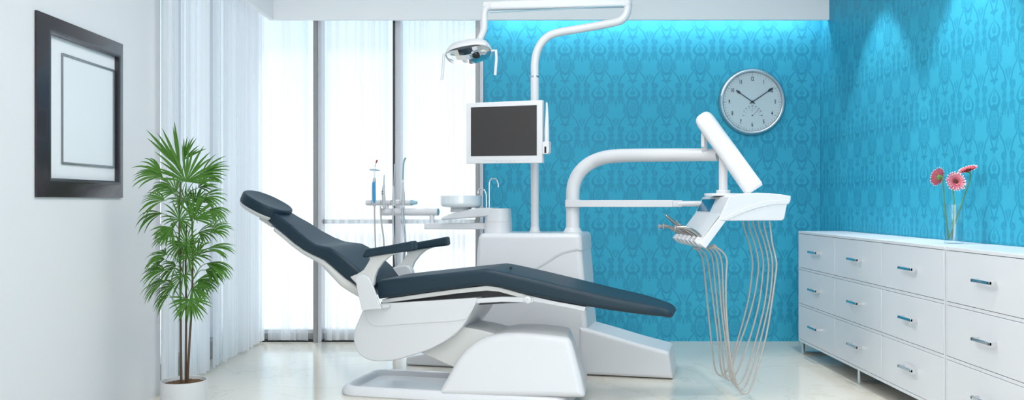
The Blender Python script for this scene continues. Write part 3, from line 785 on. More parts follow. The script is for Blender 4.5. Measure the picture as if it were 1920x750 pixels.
# lower body shell
body = [(679, 583), (713, 570), (800, 565), (895, 559), (893, 568), (886, 580), (873, 604), (855, 625), (833, 641), (802, 657), (762, 670), (738, 676), (716, 678), (693, 676), (674, 665), (665, 648), (662, 631), (667, 611)]
bp = pp(D, 3.78, body[:4]) + croml(pp(D, 3.78, body[3:]), 3)[1:]
MB().prism(bp, 3.78, 4.17, D, 0.008).build('body_shell', M_WHITE, dc)
cov = [(683.5, 583), (713, 569.5), (800, 564.5), (894, 558.5), (889, 575), (882, 588), (873, 599), (850, 602.5), (815, 604.5), (770, 607.5), (720, 611.5), (702, 612), (691, 606), (687, 597)]
MB().prism(rc(pp(D, 3.776, cov), 0.012, 3), 3.7765, 3.80, D, 0.0028).build('side_cover', M_WHITE, dc)
# dark box, the recess's shade put into its colour; hinge rail under the cushion
me_ = pp(D, 3.86, [(716, 566), (915, 543), (990, 556), (1000, 566), (900, 571), (716, 580)])
MB().prism(me_, 3.85, 4.10, D, 0.002).build('recess_shade', M_DARK, dc)
hb = pp(D, 3.79, [(872, 561.5), (940, 556.5), (1000, 557), (1000, 567.5), (940, 566), (872, 570)])
MB().prism(rc(hb, 0.004), 3.785, 3.815, D, 0.004).build('hinge_rail', M_WHITE, dc)
c_ = D.PW(990, 562, 3.784)
MB().lathe(c_, [(0.0165, 0.0), (0.0165, 0.008), (0.013, 0.011), (0.006, 0.0115), (0.005, 0.009)], 28, -VXV).build('hinge_knob', M_WHITE, dc)
# cushion of seat and leg rest
def loft(name, st, matr, parent, ext0=0.02, ext1=0.03, r=0.022, crown=0.006, warp=None, n=4, ang=38):
    """st: (u, z of the top, direction across the thickness (du,dz), thickness, v near, v far)"""
    rings = []
    def ring(s, sc=1.0, shift=(0, 0)):
        u, z, nd, th, va, vb = s; nv = (UX * nd[0] + ZZ * nd[1]).normalized()
        c = D.W(u + shift[0], (va + vb) / 2, z + shift[1]) - nv * (th / 2)
        ha = (vb - va) / 2 * (1 - (1 - sc) * 0.25) ; hbb = th / 2 * sc
        return rrect(c, VXV, nv, ha, hbb, min(r, hbb * 0.95), n, crown * sc)
    def tang(a, b):
        d = Vector((b[0] - a[0], b[1] - a[1])); return d.normalized()
    if ext0:
        t0 = tang(st[1], st[0])
        for a in (85, 60, 35, 15): q = math.radians(a); rings.append(ring(st[0], math.cos(q) ** 0.8, (t0.x * ext0 * math.sin(q), t0.y * ext0 * math.sin(q))))
    for s in st: rings.append(ring(s))
    if ext1:
        t1 = tang(st[-2], st[-1])
        for a in (15, 35, 60, 85): q = math.radians(a); rings.append(ring(st[-1], math.cos(q) ** 0.8, (t1.x * ext1 * math.sin(q), t1.y * ext1 * math.sin(q))))
    if warp: rings = warp(rings)
    mb = MB(); mb.rings(rings); return mb.build(name, matr, parent, ang=ang)
def dens(st, n):
    out = []
    for i in range(len(st) - 1):
        for k in range(n):
            q = k / n; a, b = st[i], st[i + 1]
            out.append(tuple((a[j] * (1 - q) + b[j] * q) if not isinstance(a[j], tuple) else tuple(x * (1 - q) + y * q for x, y in zip(a[j], b[j])) for j in range(len(a))))
    out.append(st[-1]); return out
seat = []
for x, yt, yb, va, vb in ((712, 526, 561, 3.77, 4.17), (760, 520.5, 555, 3.77, 4.17), (807, 515.5, 548, 3.77, 4.17), (860, 510, 541.5, 3.77, 4.17), (898, 506, 536.5, 3.77, 4.17), (912, 505, 535.5, 3.77, 4.17), (926, 507, 537.5, 3.77, 4.17),
                          (950, 512, 543, 3.77, 4.17), (993, 521.5, 554.5, 3.772, 4.168), (1050, 535, 566, 3.775, 4.165), (1133, 554.5, 581, 3.785, 4.155), (1190, 566, 589, 3.80, 4.14), (1222, 573.5, 593, 3.815, 4.125), (1243, 578.5, 594.5, 3.84, 4.10)):
    u, z = D.P(x, yt, va + 0.015); u2, z2 = D.P(x, yb, va); seat.append((u, z, (0.0, 1.0), z - z2, va, vb))
loft('seat_cushion', dens(seat, 2), M_NAVY, dc, 0.008, 0.045, 0.020, 0.012)
# buttons in the hump
MB().lathe(D.PW(958, 503.5, 3.93) + Vector((0, 0, 0.004)), [(0.0055, -0.006), (0.0055, 0.0035), (0.003, 0.0045)], 16).build('vent_button', M_BLACK, dc)
# white frame strip under the cushion
us = []
for x, a, b in ((716, 561.5, 569), (807, 548.5, 557), (860, 541.5, 550), (912, 535.8, 545), (935, 538.5, 547), (993, 554.5, 563)):
    us.append((x, a, b))
st_ = [(x, a) for x, a, b in us] + [(x, b) for x, a, b in reversed(us)]
MB().prism(pp(D, 3.79, st_), 3.79, 4.15, D, 0.003).build('seat_frame', M_WHITE2, dc)
MB().prism(rc(pp(D, 3.79, [(985, 552.5), (1040, 565), (1098, 575.5), (1096, 584), (1060, 576), (985, 563)]), 0.004), 3.79, 4.12, D, 0.003).build('leg_frame', M_WHITE, dc)
# backrest cushion
bk = [(512, 394.5, 3.885, 4.06, .060), (528, 407, 3.875, 4.07, .064), (545, 419.5, 3.862, 4.085, .066), (562, 435, 3.845, 4.10, .064), (579, 449, 3.822, 4.122, .060), (592, 457.5, 3.80, 4.14, .056), (605, 460.5, 3.785, 4.155, .062), (618, 463, 3.775, 4.165, .070),
      (634, 472.5, 3.77, 4.17, .075), (650, 485, 3.77, 4.17, .078), (664, 497, 3.772, 4.168, .078), (682, 512, 3.775, 4.165, .072), (697, 530, 3.785, 4.155, .062)]
bs = []
uz = [D.P(x, y, va + 0.01) for x, y, va, vb, th in bk]
for i, (x, y, va, vb, th) in enumerate(bk):
    a = uz[max(i - 1, 0)]; b = uz[min(i + 1, len(uz) - 1)]; d = Vector((b[0] - a[0], b[1] - a[1])).normalized()
    n_ = Vector((-d.y, d.x)); n0 = Vector((0.50, 0.866)); n_ = (n_ * 0.6 + n0 * 0.4).normalized()
    bs.append((uz[i][0], uz[i][1], (n_.x, n_.y), th, va, vb))
def notch(rings):
    d = (UX * (uz[2][0] - uz[0][0]) + ZZ * (uz[2][1] - uz[0][1])).normalized(); N = len(rings)
    for i in range(min(9, N)):
        c = sum(rings[i], Vector()) / len(rings[i]); hw = 0.0875
        for k, p in enumerate(rings[i]):
            e = abs((p - c).dot(VXV)) / hw
            amt = max(0.0, 1 - (e / 0.72) ** 2.6) * 0.030 * max(0.0, 1 - i / 9.0)
            rings[i][k] = p + d * amt
    return rings
def rrect_dense(ring, k=3): return ring
loft('backrest_cushion', dens(bs, 2), M_NAVY, dc, 0.012, 0.02, 0.017, -0.006, notch, n=5)
# white shell on the back of the backrest
sh = []
for (u, z, nd, th, va, vb), t2 in zip(bs[1:], (.018, .018, .018, .018, .020, .026, .033, .038, .042, .046, .046, .036)):
    sh.append((u - nd[0] * (th - .004), z - nd[1] * (th - .004), nd, t2 + .004, va + 0.004, vb - 0.004))
loft('backrest_shell', dens(sh, 2), M_WHITE2, dc, 0.01, 0.02, 0.02, 0)
# headrest
h0 = Vector(D.P(466.5, 356, 3.97)); h1 = Vector(D.P(541, 396, 3.97))
hd_ = (h1 - h0); hl = hd_.length / 2; hd_.normalize(); hn = Vector((-hd_.y, hd_.x)); hc = (h0 + h1) / 2
E1 = UX * hd_.x + ZZ * hd_.y; EN = UX * hn.x + ZZ * hn.y
hc3 = D.W(hc.x, 3.97, hc.y)
def disc(layers, power=2.4, n=48, hw=0.125):
    rings = []
    for sc, off in layers:
        ring = []
        for k in range(n):
            a = 2 * PI * k / n; ca, sa = math.cos(a), math.sin(a)
            x = math.copysign(abs(ca) ** (2 / power), ca) * hl * sc; y = math.copysign(abs(sa) ** (2 / power), sa) * hw * sc
            ring.append(hc3 + E1 * x + VXV * y + EN * off)
        rings.append(ring)
    return rings
MB().rings(disc([(0.5, -.052), (.93, -.052), (.985, -.048), (1.0, -.040), (1.0, -.010), (.985, -.003), (.95, 0.0005), (.90, .001), (.6, -.003), (.2, -.005)])).build('headrest_cushion', M_NAVY, dc)
MB().rings(disc([(0.35, -.078), (.80, -.074), (.93, -.066), (.97, -.056), (.96, -.050), (.5, -.050)])).build('headrest_shell', M_WHITE2, dc)
b0 = D.PW(483, 405, 3.90); b1 = D.PW(512, 424, 3.90)
e_ = (b1 - b0).normalized(); nn = e_.cross(VXV)
MB().obox((b0 + b1) / 2 + VXV * 0.04 - nn * 0.0, e_, VXV, nn, 0.040, 0.035, 0.014, 0.006).build('headrest_bracket', M_WHITE2, dc)
MB().obox((b0 + b1) / 2 + VXV * 0.04 + e_ * 0.045 + Vector((0, 0, -0.004)), e_, VXV, nn, 0.012, 0.02, 0.008, 0.003).build('headrest_lever', M_ALU, dc)
# armrests, near and far
def armrest(v, dark):
    pad = pp(D, 3.73, [(682, 481), (689.5, 466.5), (730, 460), (775, 451.5), (778, 453), (779.5, 467), (777, 470), (730, 476), (688, 483)])
    MB().prism(rc(pad, 0.007, 3), v - 0.030, v + 0.030, D, 0.010).build('armrest_pad', M_NAVY, dc)
    arm = [(657, 519), (670, 514), (682.5, 506), (690, 494), (694.5, 486), (692, 480), (700, 477), (754, 470.5), (744, 475), (732, 480), (719, 491), (708, 506), (703, 520), (701, 536), (684, 538), (668, 531)]
    MB().prism(rc(pp(D, 3.73, arm), 0.006, 2), v - 0.012, v + 0.012, D, 0.004).build('armrest_support', M_WHITE2, dc)
    br = [(668, 524, .006), (671, 516.5, .02), (682, 514, .02), (692, 519, .02), (700, 534), (716, 579, .003), (680, 581, .003), (673, 551)]
    MB().prism(rc(pp(D, 3.72, br), 0.01, 4), v - (0.026 if not dark else -0.0), v - (0.0125 if not dark else -0.026), D, 0.003).build('armrest_bracket', M_WHITE, dc)
armrest(3.735, False); armrest(4.205, True)
MB().prism(rc(pp(D, 3.75, [(714, 571), (729, 571.5), (729, 577), (716, 579)]), 0.002), 3.755, 3.79, D, 0.002).build('bracket_foot', M_WHITE, dc)
# inner side bolster behind the far armrest and hip side piece
MB().prism(rc(pp(D, 4.14, [(734, 503), (750, 498.5), (762, 497.5), (769, 503), (772, 511), (770, 530), (736, 530)]), 0.008), 4.14, 4.185, D, 0.006).build('side_guard', M_GREYW, dc)

# ------------------------------------------------------------------ dental unit: cabinet with its two posts and spittoon
un = thing('dental_unit_cabinet', 'white dental unit cabinet behind the chair with a spittoon bowl and a long sloping foot', 'dental unit', D.W(D.P(1000, 700, 4.65)[0], 4.65, 0))
V0 = 4.48
cab = [(885, 690), (888, 560), (891.5, 500), (893.5, 461), (896.5, 445), (902, 438.5, .02), (1083, 438.5), (1088, 442, .02), (1090, 470), (1094.5, 520), (1098, 590), (1101, 617), (1108, 690)]
def wcab(u, v, z): return u, v, z
MB().prism(rc(pp(D, V0, cab), 0.015, 4), V0, V0 + 0.335, D, 0.028, None, 5).build('cabinet_body', M_WHITE, un)
# raised upper cover whose lower edge sweeps across the front
top = [(893.3, 470), (896.0, 444.5, .008), (902, 437.3, .02), (1084, 437.3), (1089.5, 442, .02), (1091.5, 471.5), (1081, 475.5), (1069, 477.5), (1058, 480.5), (1047, 486), (1037, 492.7), (1026, 499.5), (1014, 506), (990, 520), (975, 530), (890.5, 530)]
MB().prism(rc(pp(D, V0, top), 0.012, 3), V0 - 0.006, V0 + 0.341, D, 0.028, None, 5).build('upper_cover', M_WHITE, un)
# long foot to the right, short one to the left
ft = [(1085, 700), (1085, 612), (1101, 616), (1130, 624), (1200, 645), (1243, 656.5, .02), (1255, 660, .02), (1262, 709)]
ftp = [(u, max(z, 0.004)) if len(q) < 3 else (u, max(z, .004), q[2]) for q, (u, z) in zip(ft, [D.P(a[0], a[1], V0) for a in ft])]
ftp[0] = (ftp[0][0], 0.004); ftp[-1] = (ftp[-1][0], 0.004, 0.004)
MB().prism(rc(ftp, 0.006, 4), V0 - 0.01, V0 + 0.30, D, 0.020, None, 4).build('right_foot', M_WHITE, un)
u0 = D.P(766, 686, 4.56)[0]; u1 = D.P(905, 690, 4.56)[0]
MB().prism(rc([(u0, 0.003, .004), (u0 + 0.004, 0.046), (u0 + 0.12, 0.072), (u1, 0.115), (u1, 0.003)], 0.01, 4), V0 + 0.03, V0 + 0.27, D, 0.012).build('left_foot', M_WHITE, un)
ztop = D.P(1000, 437.3, V0)[1]
# post flanges
def upos(px, v, z):   # world point on plane v below/above picture column px
    return D.W(D.P(px, 437, v)[0], v, z)
VP_ = 4.62
pA = upos(1003, VP_, ztop); pB = upos(1074, VP_, ztop)
MB().lathe(pA - Vector((0, 0, .002)), [(0.031, 0), (0.031, 0.006), (0.026, 0.012), (0.0225, 0.030), (0.021, 0.032)], 32).build('pole_flange', M_WHITE, un)
MB().lathe(pB - Vector((0, 0, .002)), [(0.053, 0), (0.053, 0.006), (0.046, 0.013), (0.041, 0.026), (0.037, 0.030)], 40).build('arm_flange', M_WHITE, un)
# spittoon column
sc0 = upos(934.5, VP_, 0); 
MB().rings([[Vector((sc0.x, sc0.y, z)) + D.W(hx * math.copysign(abs(math.cos(a)) ** .75, math.cos(a)), 0.085 * k_ * math.copysign(abs(math.sin(a)) ** .75, math.sin(a)), 0) for a in [2 * PI * q / 40 for q in range(40)]]
            for hx, k_, z in ((0.073, 1, ztop - .003), (0.0705, .98, ztop + .056), (0.0695, .965, ztop + .0565), (0.0695, .965, ztop + .0585), (0.0705, .98, ztop + .059), (0.066, .92, ztop + .124), (0.063, .88, ztop + .129), (0.055, .78, ztop + .1295))]).build('spittoon_column', M_WHITE, un)
# cantilever plate carrying the bowl
za = ztop + .1295
ap = pp(D, VP_, [(834, 411), (838, 406), (862, 397.5), (892, 391), (915, 389.2), (930, 389.5), (930, 404), (908, 406.5), (870, 409.5), (838, 412)])
MB().prism(rc(ap, 0.004, 3), VP_ - 0.075, VP_ + 0.07, D, 0.008).build('bowl_bracket', M_WHITE, un)
bc = D.PW(864.5, 390, VP_)
MB().lathe(bc + Vector((0, 0, -.022)), [(0.060, 0), (0.058, 0.02), (0.056, 0.024)], 40).build('bowl_neck', M_WHITE, un)
MB().lathe(bc, [(0.03, 0.0), (0.085, 0.002), (0.105, 0.008), (0.113, 0.018), (0.1145, 0.03), (0.1145, 0.066), (0.112, 0.0685), (0.108, 0.066), (0.105, 0.03), (0.08, 0.016), (0.02, 0.012)], 64).build('spittoon_bowl', M_BASIN, un)
def gooseneck(pts, r, name):
    p = [D.PW(a, b, VP_ - 0.01) for a, b in pts]; MB().tube(p, r, 10, 6).build(name, M_CHROME, un)
gooseneck([(917.5, 390), (917.5, 366), (917.6, 346), (919.5, 338), (925, 334.5), (931, 337), (934, 344), (934.6, 351)], 0.0042, 'cup_filler_tube')
gooseneck([(912, 390), (912, 378), (911.5, 364), (908, 356), (902, 353.5), (897.5, 357), (896.5, 363)], 0.0042, 'bowl_rinse_tube')

# ------------------------------------------------------------------ assistant's holder arm
aa = thing('assistant_arm', 'white swing arm with an instrument rail, left of the spittoon', 'instrument holder', D.PW(911, 424, VP_))
VA = 4.60
MB().prism(rc(pp(D, VA, [(797.5, 418.5), (913, 417.5), (913, 430), (797.5, 429.5)]), 0.004), VA - 0.022, VA + 0.022, D, 0.005).build('lower_arm', M_WHITE, aa)
MB().tube([D.PW(810, 421, VA), D.PW(810, 402, VA)], 0.0135, 20).build('pivot', M_WHITE, aa)
MB().tube([D.PW(715, 397.5, VA), D.PW(821, 397.5, VA)], [0.0205, 0.0205], 32).build('upper_arm', M_WHITE, aa)
ce = D.PW(821, 397.5, VA); MB().lathe(ce, [(0.0205, -0.0005), (0.0208, 0.002), (0.015, 0.005), (0.002, 0.006)], 32, UX).build('end_cap', M_LBLUE, aa)
MB().tube([D.PW(724.5, 393, VA), D.PW(724.5, 378, VA)], 0.013, 16).build('rail_bracket', M_WHITE, aa)
rl0, rl1 = D.PW(688, 380, VA), D.PW(770, 380, VA)
prof = []
L = (rl1 - rl0).length; x = 0
def seg(r, a, b): prof.extend([(r - .0012, a), (r, a + .0012), (r, b - .0012), (r - .0012, b)])
for a, b, r in ((687, 698, .0165), (698, 705.5, .013), (705.5, 715, .0165), (715, 724, .012), (724, 734, .0165), (734, 742, .012), (742, 751, .0165), (751, 759, .013), (759, 771, .0165)):
    k0 = (a - 688) / 82 * L; k1 = (b - 688) / 82 * L; seg(r, k0, k1)
MB().lathe(rl0, prof, 28, UX).build('instrument_rail', M_WHITE, aa)
MB().lathe(rl1 + UX * 0.001, [(0.0165, 0), (0.0165, .006), (.010, .026), (.0095, .036), (.006, .038)], 28, UX).build('rail_tip', M_LBLUE, aa)
VI = VA - 0.028
for px in (702, 719, 738, 755.5):
    c_ = D.PW(px, 380, VI + 0.008)
    MB().obox(c_, UX, VXV, ZZ, 0.011, 0.007, 0.017, 0.004).build('instrument_clip', M_WHITE, aa)
# instruments standing in the rail
def ipos(px, py): return D.PW(px, py, VI - 0.008)
ins = thing('curing_light', 'slim handpiece with a blue grip and red tip, leftmost on the rail', 'dental instrument', ipos(702.5, 490))
def rod(pts, r, name, m_, par, seg=14, sm=5): return MB().tube([ipos(*p) for p in pts], r, seg, sm).build(name, m_, par)
rod([(702.3, 388), (702, 384), (701, 372), (701, 350), (702, 338), (702.2, 333)], [.006, .0085, .0115, .0115, .009, .005], 'handle', M_TOOL, ins)
MB().prism(rc(pp(D, VI - .02, [(698, 342), (703, 340), (704, 372), (702, 382), (698.5, 376)]), .004), VI - .0205, VI - .0165, D, .0015).build('grip', M_BLUEP, ins)
rod([(702.2, 334), (702.2, 322), (703, 312), (706, 303)], [.0035, .0035, .003, .003], 'light_guide', M_CHROME, ins)
rod([(705.3, 305), (707.2, 300)], [.005, .005], 'tip', M_RED, ins, sm=0)
MB().lathe(ipos(702.2, 319), [(.030, 0), (.030, .0012), (.003, .002)], 28, (0.05, 0.15, 1)).build('shield', M_LBLUE, ins)
rod([(702.3, 387), (702.5, 410), (703.5, 445), (705, 490)], .0038, 'hose', M_HOSE, ins)
ins = thing('water_syringe', 'short white syringe handpiece with two black buttons, second on the rail', 'dental instrument', ipos(719, 470))
rod([(720.5, 391), (720, 386), (719.5, 372), (718.5, 360), (719.5, 349), (720, 345)], [.007, .0085, .0095, .0095, .006, .004], 'handle', M_TOOL, ins)
rod([(719.8, 346), (720, 335), (720.5, 328)], [.0035, .003, .0025], 'nozzle', M_LBLUE, ins)
for yy in (359, 363.5): MB().lathe(ipos(718, yy) - VXV * .0085, [(.0035, 0), (.0035, .002), (.001, .003)], 12, -VXV).build('button', M_BLACK, ins)
rod([(713.8, 386), (714, 400), (715.5, 420), (719, 445), (720, 465)], .0042, 'hose', M_HOSE, ins)
ins = thing('suction_tip', 'thin steel suction tube in front of the black mullion, third on the rail', 'dental instrument', ipos(738, 500))
rod([(738, 386), (738, 380), (738, 370), (738.3, 352), (738.5, 349)], [.0075, .008, .008, .0065, .004], 'handle', M_TOOL, ins)
rod([(738.5, 351), (739.2, 330), (740, 307)], [.0036, .0034, .003], 'tube', M_STEEL, ins)
rod([(737.5, 387), (737, 410), (738, 440), (741, 480), (743, 500)], .0055, 'hose', M_STEEL, ins)
ins = thing('saliva_ejector', 'tall curved greenish suction tube with white handle, rightmost on the rail', 'dental instrument', ipos(756, 500))
rod([(755.8, 386), (755.8, 380), (756, 366), (755.5, 352), (755.5, 343)], [.0085, .0095, .0095, .006, .0045], 'handle', M_TOOL, ins)
rod([(755.5, 343), (755.5, 337)], [.0065, .0065], 'collar', M_WHITE, ins, sm=0)
rod([(755.5, 337), (756, 318), (757.5, 303), (760.5, 295.8)], [.0042, .0042, .0045, .005], 'tube', M_GREENT, ins)
rod([(754.5, 387), (754.5, 405), (757, 430), (759, 455), (757, 480), (756, 500)], .0048, 'hose', M_STEEL, ins)
rod([(757.8, 387), (757.5, 405), (759.5, 430), (760.8, 455), (759, 480), (757.5, 500)], .0030, 'air_line', M_STEEL, ins)

# ------------------------------------------------------------------ operating light on its pole
ol = thing('operating_light', 'white overhead dental lamp with a mirrored reflector on a bent tubular arm', 'dental lamp', pA)
pole = [(1002.6, 146)]
MB().tube([pA + Vector((0, 0, .028)), D.PW(1002.8, 145.5, VP_)], [.0215, .0225], 28).build('pole', M_WHITE, ol)
MB().tube([D.PW(1002.8, 145.5, VP_), D.PW(1002.8, 142.5, VP_)], [.0232, .0232], 28).build('ring', M_STEEL, ol)
bend = [(1002.8, 143), (1002.9, 120), (1006, 100), (1015, 81), (1029, 67.5), (1047, 61), (1075, 56), (1122, 48), (1150, 42.5), (1164, 38), (1173, 29), (1177, 16), (1177.5, -8)]
MB().tube([D.PW(a, b, VP_) for a, b in bend], .0215, 24, 5).build('curved_arm', M_WHITE, ol)
MB().lathe(D.PW(1177.5, 10, VP_), [(.0225, -.006), (.0225, .006)], 28).build('joint_collar', M_GREYW, ol)
VL = 4.52
a0, a1 = D.P(1177, 3, VP_), D.P(914, 16, VP_)
# beam: sweeps slightly forward towards the lamp head
bmr = []
for q in [i / 8 for i in range(9)]:
    u = a0[0] + (a1[0] - a0[0]) * q; z = a0[1] + (a1[1] - a0[1]) * q; v = VP_ - 0.06 * q
    hz = 0.030 - 0.006 * q
    bmr.append(rrect(D.W(u, v, z), VXV, ZZ, 0.022, hz, 0.013, 4))
MB().rings(bmr).build('beam', M_WHITE, ol)
g0 = D.PW(1168, 10.5, VP_ - .022); g1 = D.PW(918, 23.5, VP_ - .082)
MB().tube([g0 + VXV * .002, g1 + VXV * .002], .0028, 8).build('beam_groove', M_LBLUE, ol)
drop = [(920, 13), (912, 16), (908.5, 27), (908, 42), (907.5, 55), (903, 67), (897, 79)]
MB().tube([D.PW(a, b, VP_ - .07) for a, b in drop], .0185, 24, 5).build('drop_arm', M_WHITE, ol)
# head
H = Fr(14)
hcu, hcz = D.P(879, 100, VP_ - .07)
hcw = D.W(hcu, VP_ - .07, hcz)
ea = (UX * math.cos(math.radians(8)) + ZZ * math.sin(math.radians(8))).normalized()
en = (-VXV * 0.44 - ZZ * 0.90); en = (en - ea * en.dot(ea)).normalized(); eb = en.cross(ea).normalized()
def oval(hw, hd, off, pw=2.5, n=40, sh=0.0):
    r = []
    for k in range(n):
        a = 2 * PI * k / n; ca, sa = math.cos(a), math.sin(a)
        r.append(hcw + ea * (math.copysign(abs(ca) ** (2 / pw), ca) * hw) + eb * (math.copysign(abs(sa) ** (2 / pw), sa) * hd + sh) + en * off)
    return r
MB().rings([oval(.03, .02, -.060), oval(.075, .05, -.055), oval(.112, .069, -.040), oval(.128, .078, -.012), oval(.131, .08, .002), oval(.128, .077, .008), oval(.122, .072, .004), oval(.10, .055, -.01)]).build('lamp_housing', M_WHITE, ol)
# concave strip of mirror facets
nf = 9; m = MB(); vv = []
for i in range(nf + 1):
    q = i / nf * 2 - 1; x = q * .119; dd = 0.070 * math.sqrt(max(0, 1 - abs(q) ** 3 * .55)); base = 0.006 + 0.034 * (1 - q * q)
    row = []
    for j in range(5):
        s_ = j / 4 * 2 - 1
        row.append(hcw + ea * x + eb * (s_ * dd) + en * (base * (1 - 0.5 * s_ * s_)))
    vv.append([m.bm.verts.new(p) for p in row])
for i in range(nf):
    for j in range(4): m.bm.faces.new((vv[i][j], vv[i][j + 1], vv[i + 1][j + 1], vv[i + 1][j]))
m.build('mirror_reflector', M_MIRROR, ol, ang=5)
for off_, rr_, mm in ((.046, .021, M_BLACK), (.088, .017, M_WHITE2)):
    c_ = hcw + ea * off_ + eb * 0.012 + en * (0.006 + 0.034 * (1 - (off_ / .119) ** 2) + .001)
    MB().lathe(c_, [(rr_, -.004), (rr_, .003), (rr_ * .8, .005), (rr_ * .7, .003), (.001, .002)], 28, en).build('bulb_cover', mm, ol)
def handle(pts, wd): 
    p = [D.PW(a, b, VP_ - .11) for a, b in pts]; MB().tube(p, wd, 10).build('lamp_handle', M_WHITE, ol)
handle([(835, 101), (832, 104), (831, 120), (828.5, 150)], .0075)
handle([(922, 96), (930, 94.5), (931, 110), (928.5, 141)], .0080)

# ------------------------------------------------------------------ monitor
K = Fr(20)
VM = K.c * 4.52 + K.s * ((945 - VX) / F * 4.52)
mo = thing('monitor', 'flat dark screen monitor in a white casing mounted on the lamp pole', 'monitor', K.PW(1000, 305, VM + .06))
mp_ = pp(K, VM, [(874, 193.2), (1017, 187.5), (1017, 305.5), (874, 307)])
MB().prism(rc(mp_, 0.004, 3), VM, VM + 0.030, K, 0.003).build('casing', M_WHITE, mo)
sp_ = pp(K, VM - .0005, [(883, 201.5), (1006.5, 197), (1006.5, 291.5), (883, 293)])
MB().prism(sp_, VM - 0.0012, VM + 0.004, K).build('screen', M_SCREEN, mo)
for a, b in (((893, 298.3), (905, 300.5)), ((905, 300.5), (985, 300)), ((985, 300), (996, 297))):
    MB().tube([K.PW(*a, VM), K.PW(*b, VM)], .0008, 6).build('bezel_line', M_GREYW, mo)
for i in range(5):
    xx = 930 + i * 8; MB().prism(pp(K, VM, [(xx, 302), (xx + 5, 302), (xx + 5, 303.4), (xx, 303.4)]), VM - .0012, VM + .002, K, .0004).build('button', M_GREYW, mo)
q0 = K.PW(1000, 246, VM + .030); 
MB().obox(Vector((pA.x, pA.y, 0)) + Vector((0, 0, q0.z)), K.W(1, 0, 0), K.W(0, 1, 0), ZZ, .030, .027, .05, .006).build('pole_clamp', M_WHITE, mo)
MB().obox((Vector((pA.x, pA.y, q0.z)) + q0) / 2 + Vector((0, 0, 0)), K.W(1, 0, 0), (Vector((pA.x, pA.y, q0.z)) - q0), ZZ, .02, .05, .02, .003).build('mount_arm', M_WHITE, mo)
VC = VM - .004
h_ = pp(K, VC, [(1017.5, 266), (1030, 265), (1030, 286), (1027, 289), (1017.5, 289)])
MB().prism(rc(h_, .003), VC - .006, VC + .03, K, .002).build('camera_holder', M_WHITE, mo)
MB().prism(pp(K, VC, [(1021.5, 275), (1025, 275), (1025, 287), (1021.5, 287)]), VC - .0068, VC, K).build('holder_slot', M_BLACK, mo)
ic = thing('intraoral_camera', 'slim white camera wand standing in the holder beside the monitor', 'dental camera', K.PW(1024, 270, VC + .01))
MB().tube([K.PW(a, b, VC + .008) for a, b in ((1025.5, 272), (1025.3, 262), (1025.2, 245), (1025.6, 225), (1025.6, 205), (1025.4, 194))], [.011, .0120, .0125, .0095, .0060, .0050], 18, 5).build('wand', M_WHITE, ic)
MB().tube([K.PW(a, b, VC + .008) for a, b in ((1025.4, 194.5), (1025.4, 192))], [.0055, .0045], 16).build('lens_cap', M_GREYW, ic)

# ------------------------------------------------------------------ delivery console on its arm
dl = thing('delivery_console', 'white instrument console with a small teal screen on a thick curved arm', 'dental console', pB)
arm = [(1074, 0)]
Va = lambda q: VP_
def AR(px, py, fwd): return D.PW(px, py, VP_ - fwd)
pth = [(1074, 432, 0), (1074, 400, 0), (1074, 365, 0), (1076, 347, 0), (1083, 329, 0), (1096, 313.5, .005), (1114, 302, .01), (1138, 294.5, .04), (1170, 291.8, .08), (1230, 291, .18), (1290, 290.5, .27), (1347, 290.3, .345)]
MB().tube([AR(*p) for p in pth], [.0365] * 5 + [.0365, .0365, .036, .0353, .0338, .0320, .0300], 32, 5).build('curved_arm', M_WHITE, dl)
MB().lathe(AR(1074, 381.5, 0), [(.0385, -.021), (.0415, -.019), (.0415, .019), (.0385, .021)], 40).build('collar', M_WHITE, dl)
r0 = AR(1066, 381.7, .03); 
m = MB()
def barx(xs, wd, hh, bev=.003, name='side_arm', mm=M_WHITE):
    a, b = xs; pa_ = AR(a[0], a[1], a[2]); pb_ = AR(b[0], b[1], b[2]); d = (pb_ - pa_)
    sd = Vector((-d.y, d.x, 0)).normalized(); up = d.cross(sd).normalized()
    MB().obox((pa_ + pb_) / 2, d, sd, up, d.length / 2, wd, hh, bev).build(name, mm, dl)
barx(((1062, 381.7, .035), (1226, 381.7, .13)), .014, .0183)
barx(((1225.5, 381.7, .13), (1262, 381.7, .15)), .014, .0180)
barx(((1255, 381.9, .147), (1280, 381.9, .16)), .010, .0172, .006)
MB().tube([AR(1272, 382, .155), AR(1326, 382, .18)], .0142, 20).build('side_arm', M_WHITE, dl)
# console frame turned the other way
C = Fr(-4)
tN = 3.95
CN = C.s * ((1400 - VX) / F * tN) + C.c * tN         # near side plane
CF = CN + 0.43
CVX = C.W(0, 1, 0); CUX = C.W(1, 0, 0)
con = [(1367, 369), (1380, 365), (1396, 362.5), (1420, 361.5), (1443, 362.3), (1465, 364.5), (1483, 367.5), (1483, 373), (1480.5, 374), (1480, 382), (1476, 384), (1470.5, 411, .008), (1466, 413.5), (1361, 414), (1323, 466), (1310, 457), (1317, 449), (1349, 408.5)]
MB().prism(rc(pp(C, CN, con), .0012, 2), CN, CF, C, 0.004).build('console_body', M_WHITE, dl)
sw = [(1349, 412), (1372, 401), (1400, 388), (1425, 379), (1445, 376), (1482, 373.5), (1480.5, 379), (1476, 382.5), (1450, 383), (1420, 390), (1395, 398), (1361, 413.6)]
MB().prism(pp(C, CN, sw), CN - .003, CN + .002, C, .0012).build('side_trim', M_WHITE, dl)
sw = [(1349, 409), (1346, 413), (1357, 415), (1323.5, 462), (1318, 456), (1346, 417)]
MB().prism(pp(C, CN, [(1346, 413), (1360, 415), (1323, 465.5), (1315.5, 460)]), CN - .003, CN + .002, C, .0012).build('side_trim', M_WHITE, dl)
